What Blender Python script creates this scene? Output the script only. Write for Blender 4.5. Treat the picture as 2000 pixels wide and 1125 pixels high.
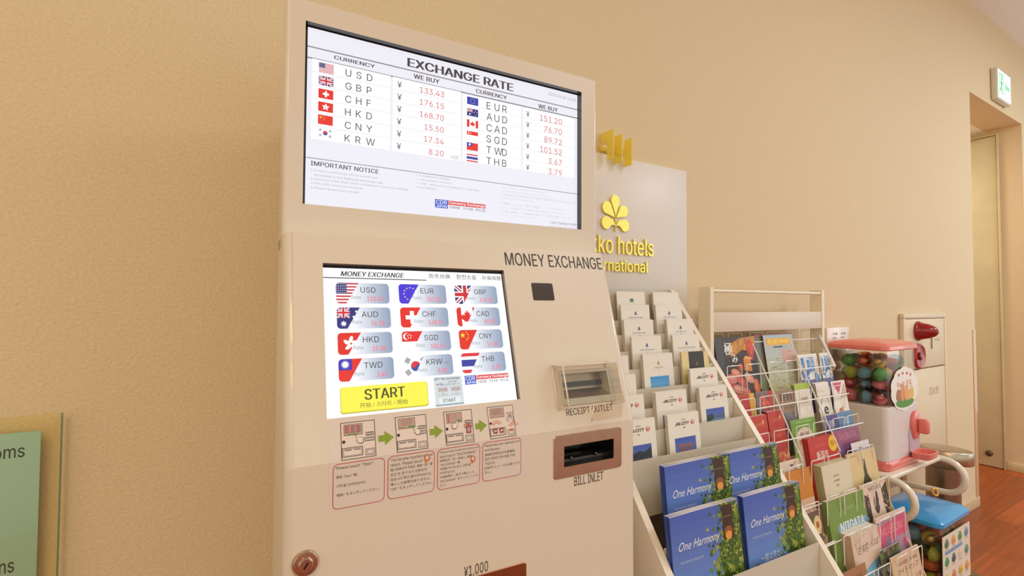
import bpy, bmesh, math, random
import numpy as np
from mathutils import Matrix, Vector

for _o in list(bpy.data.objects): bpy.data.objects.remove(_o)
SC = bpy.context.scene
COL = SC.collection
R = math.radians

# ------------------------------------------------------------------ camera
FPX, PITCH, ROLL, YAW, CAMH = 966.2, .0299, .0049, .5529, 1.22
_d = np.array([math.sin(YAW)*math.cos(PITCH), math.cos(YAW)*math.cos(PITCH), math.sin(PITCH)])
_r0 = np.array([math.cos(YAW), -math.sin(YAW), 0.]); _u0 = np.cross(_r0, _d)
_r = math.cos(ROLL)*_r0 + math.sin(ROLL)*_u0; _u = math.cos(ROLL)*_u0 - math.sin(ROLL)*_r0
CAM = np.array([0, 0, CAMH])
cam = bpy.data.cameras.new('camera'); camo = bpy.data.objects.new('camera', cam); COL.objects.link(camo)
cam.sensor_width = 36; cam.lens = 36*FPX/2000; cam.clip_start = .02
_m = Matrix(((_r[0], _u[0], -_d[0], 0), (_r[1], _u[1], -_d[1], 0), (_r[2], _u[2], -_d[2], CAMH), (0, 0, 0, 1)))
camo.matrix_world = _m
SC.camera = camo
def ray(x, y): return _d + _r*(x-1000)/FPX - _u*(y-562.5)/FPX

# ------------------------------------------------------------------ light
SC.view_settings.view_transform = 'Standard'; SC.view_settings.look = 'None'
SC.view_settings.exposure = .07; SC.view_settings.gamma = 1; SC.view_settings.use_curve_mapping = False
W = bpy.data.worlds.new('world'); SC.world = W; W.use_nodes = True
_bg = W.node_tree.nodes['Background']; _bg.inputs[0].default_value = (.95, 1.0, .9, 1); _bg.inputs[1].default_value = .76
CEIL = 3.147
def area(name, loc, rot, sx, sy, power, col):
    l = bpy.data.lights.new(name, 'AREA'); l.shape = 'RECTANGLE'; l.size = sx; l.size_y = sy; l.energy = power; l.color = col
    o = bpy.data.objects.new(name, l); COL.objects.link(o); o.location = loc; o.rotation_euler = rot; return o
def spot(name, loc, rot, power, col, ang, blend, rad):
    l = bpy.data.lights.new(name, 'SPOT'); l.energy = power; l.color = col; l.spot_size = R(ang); l.spot_blend = blend; l.shadow_soft_size = rad
    o = bpy.data.objects.new(name, l); COL.objects.link(o); o.location = loc; o.rotation_euler = rot; return o
# ceiling lamps plus one added fill, warm on the left, cooler towards the bright end of the lobby
area('ceiling_lamp_or_fill', (-.9, -.9, CEIL-.08), (0, 0, 0), .9, .9, 18.5, (1, .82, .46))
area('ceiling_lamp_or_fill', (-1.6, -2.6, CEIL-.08), (0, 0, 0), 1.2, 1.2, 34, (1, .7, .28))  # added warm fill, set far back to lift the lower left wall
area('ceiling_lamp_or_fill', (2.2, -.9, CEIL-.08), (0, 0, 0), .9, .9, 19, (.88, .95, 1))
area('ceiling_lamp_or_fill', (4.6, -.9, CEIL-.08), (0, 0, 0), .9, .9, 50, (.78, .92, 1))
# daylight through the glazed front of the lobby, behind and right of the camera
area('window_daylight', (6.6, -2.2, 1.7), (R(122), 0, R(90)), 3.2, 2.4, 34, (.86, .97, 1))
area('corridor_fill_light', (4.5, 2.1, 2.54), (0, 0, 0), .3, .6, 15, (.9, .87, .72))  # unseen fill, added to brighten the door in the recess
area('window_daylight', (1.5, -3.9, 1.6), (R(90), 0, R(0)), 5.0, 2.6, 5, (1, .85, .65))

# ------------------------------------------------------------------ materials
def lin(c):
    if isinstance(c, str):
        c = c.lstrip('#'); c = [int(c[i:i+2], 16) for i in (0, 2, 4)]
    return tuple(((x/255+.055)/1.055)**2.4 if x/255 > .04045 else x/255/12.92 for x in c[:3])
MATS = {}
def nt(name):
    m = bpy.data.materials.new(name); m.use_nodes = True; n = m.node_tree.nodes; l = m.node_tree.links
    return m, n, l, n['Principled BSDF']
def attr_mat(name, rough, metal=0., noise=.04, scale=30, bump=0., bscale=200, spec=.5, coat=0.):
    m, n, l, p = nt(name)
    a = n.new('ShaderNodeAttribute'); a.attribute_name = 'Col'
    t = n.new('ShaderNodeTexCoord'); ns = n.new('ShaderNodeTexNoise'); ns.inputs['Scale'].default_value = scale
    l.new(t.outputs['Object'], ns.inputs['Vector'])
    mr = n.new('ShaderNodeMapRange'); mr.inputs['To Min'].default_value = 1-noise; mr.inputs['To Max'].default_value = 1+noise
    l.new(ns.outputs['Fac'], mr.inputs['Value'])
    mx = n.new('ShaderNodeVectorMath'); mx.operation = 'SCALE'
    l.new(a.outputs['Color'], mx.inputs[0]); l.new(mr.outputs[0], mx.inputs['Scale'])
    l.new(mx.outputs[0], p.inputs['Base Color'])
    p.inputs['Roughness'].default_value = rough; p.inputs['Metallic'].default_value = metal
    p.inputs['Specular IOR Level'].default_value = spec; p.inputs['Coat Weight'].default_value = coat
    if bump:
        n2 = n.new('ShaderNodeTexNoise'); n2.inputs['Scale'].default_value = bscale; n2.inputs['Detail'].default_value = 3
        l.new(t.outputs['Object'], n2.inputs['Vector'])
        b = n.new('ShaderNodeBump'); b.inputs['Strength'].default_value = bump; b.inputs['Distance'].default_value = .002
        l.new(n2.outputs['Fac'], b.inputs['Height']); l.new(b.outputs[0], p.inputs['Normal'])
    MATS[name] = m
attr_mat('paint', .38, noise=.02, scale=8, bump=.06, bscale=600)
attr_mat('enamel', .34, noise=.015, scale=8, bump=.03, bscale=600, coat=.4)
attr_mat('plastic', .22, noise=.03, scale=12, coat=.3)
attr_mat('paper', .45, noise=.03, scale=20)
attr_mat('metal', .3, 1., noise=.12, scale=60)
attr_mat('chrome', .08, 1., noise=.03, scale=20)
attr_mat('gold', .3, 1., noise=.03, scale=20)
attr_mat('wire', .2, 0, noise=.03, scale=20, coat=.6)
def em_mat(name, s):
    m, n, l, p = nt(name)
    a = n.new('ShaderNodeAttribute'); a.attribute_name = 'Col'
    l.new(a.outputs['Color'], p.inputs['Emission Color']); p.inputs['Emission Strength'].default_value = s
    p.inputs['Base Color'].default_value = (.02, .02, .02, 1); p.inputs['Roughness'].default_value = .12
    MATS[name] = m
em_mat('screen', 1.0); em_mat('sign_lit', 1.15)
def glass_mat(name, gloss=.08, dens=1.0, rough=.03, attr=True):
    m, n, l, p = nt(name); n.remove(p)
    out = n['Material Output']
    tr = n.new('ShaderNodeBsdfTransparent'); gl = n.new('ShaderNodeBsdfGlossy'); gl.inputs['Roughness'].default_value = rough
    a = n.new('ShaderNodeAttribute'); a.attribute_name = 'Col'; l.new(a.outputs['Color'], tr.inputs['Color'])
    lw = n.new('ShaderNodeLayerWeight'); lw.inputs['Blend'].default_value = .25
    mr = n.new('ShaderNodeMapRange'); mr.inputs['To Min'].default_value = gloss; mr.inputs['To Max'].default_value = .3
    l.new(lw.outputs['Fresnel'], mr.inputs['Value'])
    mx = n.new('ShaderNodeMixShader'); l.new(mr.outputs[0], mx.inputs[0]); l.new(tr.outputs[0], mx.inputs[1]); l.new(gl.outputs[0], mx.inputs[2])
    l.new(mx.outputs[0], out.inputs['Surface']); MATS[name] = m
glass_mat('glass', .03); glass_mat('capsule', .1, rough=.06)
def acryl_mat(name, f):
    m, n, l, p = nt(name); out = n['Material Output']
    a = n.new('ShaderNodeAttribute'); a.attribute_name = 'Col'
    l.new(a.outputs['Color'], p.inputs['Base Color']); p.inputs['Roughness'].default_value = .12
    tr = n.new('ShaderNodeBsdfTransparent'); l.new(a.outputs['Color'], tr.inputs['Color'])
    mx = n.new('ShaderNodeMixShader'); mx.inputs[0].default_value = f
    l.new(tr.outputs[0], mx.inputs[1]); l.new(p.outputs[0], mx.inputs[2]); l.new(mx.outputs[0], out.inputs['Surface']); MATS[name] = m
acryl_mat('acrylic', .5); acryl_mat('tinted_glass', .05); acryl_mat('frosted', .8)
def wall_mat(name, c, bump, scale, rough=.75):
    m, n, l, p = nt(name)
    t = n.new('ShaderNodeTexCoord'); ns = n.new('ShaderNodeTexNoise'); ns.inputs['Scale'].default_value = scale; ns.inputs['Detail'].default_value = 4
    l.new(t.outputs['Object'], ns.inputs['Vector'])
    cr = n.new('ShaderNodeValToRGB'); c = lin(c)
    cr.color_ramp.elements[0].position = .3; cr.color_ramp.elements[0].color = (*[x*.93 for x in c], 1)
    cr.color_ramp.elements[1].position = .7; cr.color_ramp.elements[1].color = (*[min(1, x*1.05) for x in c], 1)
    l.new(ns.outputs['Fac'], cr.inputs[0]); l.new(cr.outputs[0], p.inputs['Base Color'])
    b = n.new('ShaderNodeBump'); b.inputs['Strength'].default_value = bump; b.inputs['Distance'].default_value = .0025
    l.new(ns.outputs['Fac'], b.inputs['Height']); l.new(b.outputs[0], p.inputs['Normal']); p.inputs['Roughness'].default_value = rough
    p.inputs['Specular IOR Level'].default_value = .3
    MATS[name] = m
wall_mat('wallpaper', (227, 204, 167), .55, 190)
wall_mat('ceiling_board', (250, 248, 246), .1, 90)
wall_mat('door_paint', (216, 200, 160), .02, 5, .5)
def floor_mat():
    m, n, l, p = nt('wood_floor')
    t = n.new('ShaderNodeTexCoord'); mp = n.new('ShaderNodeMapping'); l.new(t.outputs['Object'], mp.inputs[0])
    br = n.new('ShaderNodeTexBrick'); br.inputs['Scale'].default_value = 1; br.inputs['Brick Width'].default_value = 1.1; br.inputs['Row Height'].default_value = .11
    br.inputs['Mortar Size'].default_value = .0008; br.inputs['Bias'].default_value = 0
    br.inputs['Color1'].default_value = (*lin((176, 84, 28)), 1); br.inputs['Color2'].default_value = (*lin((142, 64, 20)), 1); br.inputs['Mortar'].default_value = (*lin((104, 48, 18)), 1)
    l.new(mp.outputs[0], br.inputs['Vector'])
    m2 = n.new('ShaderNodeMapping'); m2.inputs['Scale'].default_value = (1.6, 26, 1); l.new(t.outputs['Object'], m2.inputs[0])
    ns = n.new('ShaderNodeTexNoise'); ns.inputs['Scale'].default_value = 2; ns.inputs['Detail'].default_value = 6; l.new(m2.outputs[0], ns.inputs['Vector'])
    mr = n.new('ShaderNodeMapRange'); mr.inputs['To Min'].default_value = .45; mr.inputs['To Max'].default_value = 1.5; l.new(ns.outputs['Fac'], mr.inputs['Value'])
    vm = n.new('ShaderNodeVectorMath'); vm.operation = 'SCALE'; l.new(br.outputs['Color'], vm.inputs[0]); l.new(mr.outputs[0], vm.inputs['Scale'])
    l.new(vm.outputs[0], p.inputs['Base Color']); p.inputs['Roughness'].default_value = .38
    MATS['wood_floor'] = m
floor_mat()

# ------------------------------------------------------------------ builders
class B:
    """collects coloured faces of one mesh"""
    def __init__(s): s.v = []; s.f = []
    def add(s, vs, fs, col, mat='paint', smooth=False):
        o = len(s.v); s.v += [tuple(map(float, p)) for p in vs]
        c = lin(col)
        for f in fs: s.f.append((tuple(i+o for i in f), c, mat, smooth))
        return s
    def box(s, x0, x1, y0, y1, z0, z1, col, mat='paint', bev=0., seg=2, M=None):
        bm = bmesh.new(); bmesh.ops.create_cube(bm, size=1)
        for v in bm.verts: v.co = Vector(((x0+x1)/2+v.co.x*(x1-x0), (y0+y1)/2+v.co.y*(y1-y0), (z0+z1)/2+v.co.z*(z1-z0)))
        if bev: bmesh.ops.bevel(bm, geom=list(bm.edges), offset=bev, segments=seg, profile=.5, affect='EDGES')
        bm.verts.index_update()
        vs = [(M @ v.co if M else v.co) for v in bm.verts]
        s.add(vs, [[v.index for v in f.verts] for f in bm.faces], col, mat, bool(bev)); bm.free(); return s
    def bar(s, a, b, w, h, col, mat='paint', bev=0., up=(0, 0, 1)):
        a = Vector(a); b = Vector(b); z = (b-a); L = z.length; z.normalize()
        x = z.cross(Vector(up)); x.normalize(); y = x.cross(z)
        M = Matrix((( x.x, y.x, z.x, a.x), (x.y, y.y, z.y, a.y), (x.z, y.z, z.z, a.z), (0, 0, 0, 1)))
        return s.box(-w/2, w/2, -h/2, h/2, 0, L, col, mat, bev, M=M)
    def tube(s, path, r, col, mat='wire', n=8, closed=False):
        P = [Vector(p) for p in path]; N = len(P); rings = []; prev = None
        for i in range(N):
            a = P[i-1] if (i > 0 or closed) else P[i]; b = P[(i+1) % N] if (i < N-1 or closed) else P[i]
            t = (b-a).normalized()
            if prev is None:
                q = Vector((0, 0, 1)) if abs(t.z) < .9 else Vector((1, 0, 0)); x = t.cross(q).normalized()
            else:
                x = prev - t*prev.dot(t); x.normalize()
            prev = x; y = t.cross(x)
            rings.append([P[i]+(x*math.cos(2*math.pi*k/n)+y*math.sin(2*math.pi*k/n))*r for k in range(n)])
        vs = [p for g in rings for p in g]; fs = []
        for i in range(N if closed else N-1):
            j = (i+1) % N
            for k in range(n): fs.append((i*n+k, i*n+(k+1) % n, j*n+(k+1) % n, j*n+k))
        if not closed: fs += [tuple(range(n))[::-1], tuple((N-1)*n+k for k in range(n))]
        return s.add(vs, fs, col, mat, True)
    def lathe(s, prof, col, mat='plastic', n=32, M=None, smooth=True, sx=1, sy=1):
        vs = []; fs = []
        for r, z in prof:
            for k in range(n):
                a = 2*math.pi*k/n; p = Vector((r*math.cos(a)*sx, r*math.sin(a)*sy, z)); vs.append(M @ p if M else p)
        for i in range(len(prof)-1):
            for k in range(n): fs.append((i*n+k, i*n+(k+1) % n, (i+1)*n+(k+1) % n, (i+1)*n+k))
        fs.append(tuple(range(n))[::-1]); fs.append(tuple((len(prof)-1)*n+k for k in range(n)))
        return s.add(vs, fs, col, mat, smooth)
    def ext(s, poly, vec, col, mat='paint', smooth=False):
        n = len(poly); v2 = [tuple(np.array(p)+np.array(vec)) for p in poly]
        fs = [tuple(range(n))[::-1], tuple(range(n, 2*n))]+[(i, (i+1) % n, n+(i+1) % n, n+i) for i in range(n)]
        return s.add(list(poly)+v2, fs, col, mat, smooth)
    def loft(s, rings, col, mat='paint', cap=(True, True), smooth=True):
        n = len(rings[0]); vs = [p for r in rings for p in r]; fs = []
        for i in range(len(rings)-1):
            for k in range(n): fs.append((i*n+k, i*n+(k+1) % n, (i+1)*n+(k+1) % n, (i+1)*n+k))
        if cap[0]: fs.append(tuple(range(n))[::-1])
        if cap[1]: fs.append(tuple((len(rings)-1)*n+k for k in range(n)))
        return s.add(vs, fs, col, mat, smooth)
    def mesh(s, name, origin=(0, 0, 0), recalc=True):
        me = bpy.data.meshes.new(name); o = np.array(origin, float)
        me.from_pydata([tuple(np.array(p)-o) for p in s.v], [], [f[0] for f in s.f])
        names = []
        for f in s.f:
            if f[2] not in names: names.append(f[2])
        for k in names: me.materials.append(MATS[k])
        at = me.color_attributes.new('Col', 'FLOAT_COLOR', 'CORNER'); cols = []
        for p, f in zip(me.polygons, s.f):
            p.material_index = names.index(f[2]); p.use_smooth = f[3]
            cols += [(*f[1], 1)]*p.loop_total
        at.data.foreach_set('color', np.array(cols, 'f').ravel())
        if any(f[3] for f in s.f):
            try: me.set_sharp_from_angle(angle=R(40))
            except Exception: pass
            for p, f in zip(me.polygons, s.f): p.use_smooth = f[3]
        me.update(); return me

class Frame:
    def __init__(s, a): s.a = a; s.M = Matrix.Rotation(a, 4, 'Z'); s.ax = np.array([math.cos(a), math.sin(a), 0]); s.ay = np.array([-math.sin(a), math.cos(a), 0])
    def world(s, p): return s.M @ Vector(p)
    def loc(s, P): P = np.array(P, float); return np.array([P@s.ax, P@s.ay, P[2]])
    def ray(s, x, y): return s.loc(ray(x, y))
    def hit(s, x, y, p0, n):
        v = s.ray(x, y); c = np.array([0, 0, CAMH]); t = ((np.array(p0)-c)@np.array(n))/(v@np.array(n)); return c+t*v
    def ony(s, x, y, Y): return s.hit(x, y, (0, Y, 0), (0, 1., 0))
    def onx(s, x, y, X): return s.hit(x, y, (X, 0, 0), (1., 0, 0))
WF = Frame(0); MF = Frame(-.0491); RF = Frame(-.026)

def tag(o, label=None, cat=None, group=None, kind=None):
    if label: o['label'] = label
    if cat: o['category'] = cat
    if group: o['group'] = group
    if kind: o['kind'] = kind
    return o
class Thing:
    def __init__(s, name, label, cat, origin, fr=WF, group=None):
        s.o = np.array(origin, float); s.fr = fr
        s.root = bpy.data.objects.new(name, None); s.root.empty_display_size = .05; COL.objects.link(s.root)
        s.root.location = fr.world(origin); s.root.rotation_euler = (0, 0, fr.a); tag(s.root, label, cat, group)
    def part(s, name, b, label=None, parent=None):
        o = bpy.data.objects.new(name, b.mesh(name, s.o)); COL.objects.link(o); o.parent = parent or s.root
        if label: o['label'] = label
        return o
def single(name, b, label, cat, origin=(0, 0, 0), fr=WF, group=None):
    o = bpy.data.objects.new(name, b.mesh(name, origin)); COL.objects.link(o)
    o.location = fr.world(origin); o.rotation_euler = (0, 0, fr.a); return tag(o, label, cat, group)
def structure(name, b, parent=None):
    o = bpy.data.objects.new(name, b.mesh(name)); COL.objects.link(o)
    if parent: o.parent = parent
    else: o['kind'] = 'structure'
    return o
def copy_tree(o, parent=None):
    c = o.copy(); COL.objects.link(c)
    if parent: c.parent = parent
    for ch in list(o.children): copy_tree(ch, c)
    return c

# ------------------------------------------------------------------ flat artwork
_tc = {}
FONT = None
try:
    import os
    _fp = os.path.join(bpy.utils.system_resource('DATAFILES'), 'fonts', 'Inter.woff2')   # ships with Blender
    FONT = bpy.data.fonts.load(_fp)
except Exception: FONT = None
from mathutils.geometry import delaunay_2d_cdt
def text_geo(body, shear=0., bold=0., res=2, font=True):
    """filled letter outlines as triangles (non-zero winding)"""
    k = (body, shear, bold, res, font)
    if k in _tc: return _tc[k]
    cu = bpy.data.curves.new('t', 'FONT'); cu.body = body; cu.size = 1; cu.shear = shear; cu.resolution_u = res; cu.fill_mode = 'NONE'
    if FONT and font and all(ord(ch) < 0x2000 for ch in body): cu.font = FONT
    ob = bpy.data.objects.new('t', cu); me = ob.to_mesh()
    v = np.array([(q.co.x, q.co.y) for q in me.vertices]).reshape(-1, 2); e = [tuple(q.vertices) for q in me.edges]
    ob.to_mesh_clear(); bpy.data.objects.remove(ob); bpy.data.curves.remove(cu)
    if len(v) < 3: _tc[k] = ([], []); return _tc[k]
    r = delaunay_2d_cdt([Vector(p) for p in v], e, [], 0, 1e-6)
    V = np.array([tuple(p) for p in r[0]]); T = np.array(r[2]); c = V[T].mean(1)
    p0 = v[[x[0] for x in e]][None]; p1 = v[[x[1] for x in e]][None]; x, y = c[:, 0:1], c[:, 1:2]
    cr = (p1[..., 0]-p0[..., 0])*(y-p0[..., 1])-(x-p0[..., 0])*(p1[..., 1]-p0[..., 1])
    w = ((p0[..., 1] <= y) & (p1[..., 1] > y) & (cr > 0)).sum(1)-((p1[..., 1] <= y) & (p0[..., 1] > y) & (cr < 0)).sum(1)
    K = T[w != 0]; t = V[K]; ar = (t[:, 1, 0]-t[:, 0, 0])*(t[:, 2, 1]-t[:, 0, 1])-(t[:, 1, 1]-t[:, 0, 1])*(t[:, 2, 0]-t[:, 0, 0])
    K[ar < 0] = K[ar < 0][:, ::-1]
    used = sorted(set(K.ravel().tolist())); mp = {q: i for i, q in enumerate(used)}
    vs = [tuple(V[q]) for q in used]; fs = [tuple(mp[q] for q in f) for f in K.tolist()]
    if bold > 0:        # heavier strokes: the same outline laid three times side by side
        n = len(vs); v2 = []; f2 = []
        for q, d in enumerate((-bold, 0, bold)):
            v2 += [(x+d, y) for x, y in vs]; f2 += [tuple(i+n*q for i in f) for f in fs]
        vs, fs = v2, f2
    _tc[k] = (vs, fs); return _tc[k]
def clip_poly(pts, clip):
    """Sutherland-Hodgman against a convex polygon"""
    area2 = sum(clip[i][0]*clip[(i+1) % len(clip)][1]-clip[(i+1) % len(clip)][0]*clip[i][1] for i in range(len(clip)))
    sg = 1 if area2 > 0 else -1; out = list(pts)
    for i in range(len(clip)):
        a = clip[i]; b = clip[(i+1) % len(clip)]
        ins = lambda p: sg*((b[0]-a[0])*(p[1]-a[1])-(b[1]-a[1])*(p[0]-a[0])) >= -1e-12
        src = out; out = []
        for j in range(len(src)):
            p = src[j]; q = src[(j+1) % len(src)]; pi = ins(p); qi = ins(q)
            if pi: out.append(p)
            if pi != qi:
                d1 = (b[0]-a[0])*(p[1]-a[1])-(b[1]-a[1])*(p[0]-a[0]); d2 = (b[0]-a[0])*(q[1]-a[1])-(b[1]-a[1])*(q[0]-a[0])
                t = d1/(d1-d2); out.append((p[0]+(q[0]-p[0])*t, p[1]+(q[1]-p[1])*t))
        if not out: return []
    return out
class Art:
    """plane artwork: u right, v down (metres); layers lie 0.12 mm apart on the surface"""
    def __init__(s, b, O, ux, vy, mat='paper', fr=None, lift=.00012, base=1):
        s.b = b; s.O = np.array(O, float); s.ux = np.array(ux, float); s.vy = np.array(vy, float); s.n = -np.cross(s.ux, s.vy); s.n = -s.n if s.n@np.array([0, -1, .2]) < 0 else s.n
        s.mat = mat; s.fr = fr; s.lift = lift; s.base = base; s.clip = None; s.cnt = 0
    def uv(s, x, y):
        P = s.fr.hit(x, y, s.O, s.n)-s.O; return (P@s.ux, P@s.vy)
    def P(s, u, v, L): return s.O+s.ux*u+s.vy*v+s.n*(s.lift*(L+s.base))
    def poly(s, pts, col, L=0, clip=None, mat=None):
        clip = clip or s.clip
        if clip: pts = clip_poly(pts, clip)
        if len(pts) < 3: return
        a2 = sum(pts[i][0]*pts[(i+1) % len(pts)][1]-pts[(i+1) % len(pts)][0]*pts[i][1] for i in range(len(pts)))
        if a2 > 0: pts = pts[::-1]      # v is down: this turns faces to the viewer
        s.cnt = (s.cnt+1) % 12      # no two overlapping shapes in exactly one plane
        s.b.add([s.P(u, v, L+s.cnt/12.5) for u, v in pts], [tuple(range(len(pts)))], col, mat or s.mat)
    def rect(s, u0, v0, u1, v1, col, L=0, clip=None): s.poly([(u0, v0), (u1, v0), (u1, v1), (u0, v1)], col, L, clip)
    def rr(s, u0, v0, u1, v1, r, n=5):
        o = []
        for cx, cy, a0 in ((u0+r, v0+r, 180), (u1-r, v0+r, 270), (u1-r, v1-r, 0), (u0+r, v1-r, 90)):
            for k in range(n+1): a = R(a0+90*k/n); o.append((cx+r*math.cos(a), cy+r*math.sin(a)))
        return o
    def rrect(s, u0, v0, u1, v1, r, col, L=0, clip=None): s.poly(s.rr(u0, v0, u1, v1, r), col, L, clip)
    def ell(s, u, v, ru, rv, col, L=0, n=16, clip=None, rot=0):
        c, sn = math.cos(rot), math.sin(rot)
        s.poly([(u+ru*math.cos(2*math.pi*k/n)*c-rv*math.sin(2*math.pi*k/n)*sn, v+ru*math.cos(2*math.pi*k/n)*sn+rv*math.sin(2*math.pi*k/n)*c) for k in range(n)], col, L, clip)
    def ring(s, pts, w, col, L=0):
        """outline of a closed polygon, w wide, inwards"""
        n = len(pts); c = (sum(p[0] for p in pts)/n, sum(p[1] for p in pts)/n)
        u0 = min(p[0] for p in pts); u1 = max(p[0] for p in pts); v0 = min(p[1] for p in pts); v1 = max(p[1] for p in pts)
        ku = 1-2*w/(u1-u0); kv = 1-2*w/(v1-v0); cu = (u0+u1)/2; cv = (v0+v1)/2
        inn = [(cu+(p[0]-cu)*ku, cv+(p[1]-cv)*kv) for p in pts]
        for i in range(n):
            j = (i+1) % n; s.poly([pts[i], pts[j], inn[j], inn[i]], col, L)
    def line(s, a, b, w, col, L=0, clip=None):
        a = np.array(a); b = np.array(b); d = (b-a)/max(1e-9, np.linalg.norm(b-a)); p = np.array([-d[1], d[0]])*w/2
        s.poly([tuple(a+p), tuple(b+p), tuple(b-p), tuple(a-p)], col, L, clip)
    def star(s, u, v, r, col, L=0, n=5, ri=.4, rot=-90, clip=None):
        pts = [(u+(r if k % 2 == 0 else r*ri)*math.cos(R(rot+180*k/n)), v+(r if k % 2 == 0 else r*ri)*math.sin(R(rot+180*k/n))) for k in range(2*n)]
        for k in range(2*n): s.poly([(u, v), pts[k], pts[(k+1) % (2*n)]], col, L, clip)
    def hgrad(s, poly, u0, u1, c0, c1, L=0, n=14):
        c0 = np.array(c0); c1 = np.array(c1); v0 = min(p[1] for p in poly)-1; v1 = max(p[1] for p in poly)+1
        for k in range(n):
            a = u0+(u1-u0)*k/n; b = u0+(u1-u0)*(k+1)/n; s.rect(a, v0, b, v1, tuple(c0+(c1-c0)*(k+.5)/n), L, poly)
    def vgrad(s, u0, v0, u1, v1, c0, c1, L=0, n=10, clip=None):
        c0 = np.array(c0); c1 = np.array(c1)
        for k in range(n): s.rect(u0, v0+(v1-v0)*k/n, u1, v0+(v1-v0)*(k+1)/n, tuple(c0+(c1-c0)*(k+.5)/n), L, clip)
    def text(s, body, u0, v0, u1=None, v1=None, col=(30, 30, 30), L=1, shear=0., bold=0., h=None, align='l', wmax=None, font=True):
        """u0..v1: box of the ink; or h: height of the ink with free width"""
        vs, fs = text_geo(body, shear, bold, 2, font)
        if not vs: return
        A = np.array(vs); lo = A.min(0); hi = A.max(0)
        if h is not None:
            k = h/(hi[1]-lo[1]); kw = k
            if wmax and (hi[0]-lo[0])*k > wmax: kw = wmax/(hi[0]-lo[0])
            w = (hi[0]-lo[0])*kw
            if align == 'c': u0 -= w/2
            if align == 'r': u0 -= w
            ku, kv, vb = kw, k, v0+h
        else:
            ku = (u1-u0)/(hi[0]-lo[0]); kv = (v1-v0)/(hi[1]-lo[1]); vb = v1
        n3 = max(1, len(vs)//3) if bold > 0 else len(vs)
        pts = [s.P(u0+(x-lo[0])*ku, vb-(y-lo[1])*kv, L+1+.2*(i//n3)) for i, (x, y) in enumerate(vs)]
        s.b.add(pts, fs, col, s.mat)
    def ptext(s, body, x0, y0, x1, y1, **k):
        u0, v0 = s.uv(x0, y0); u1, v1 = s.uv(x1, y1); s.text(body, u0, v0, u1, v1, **k)

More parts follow.
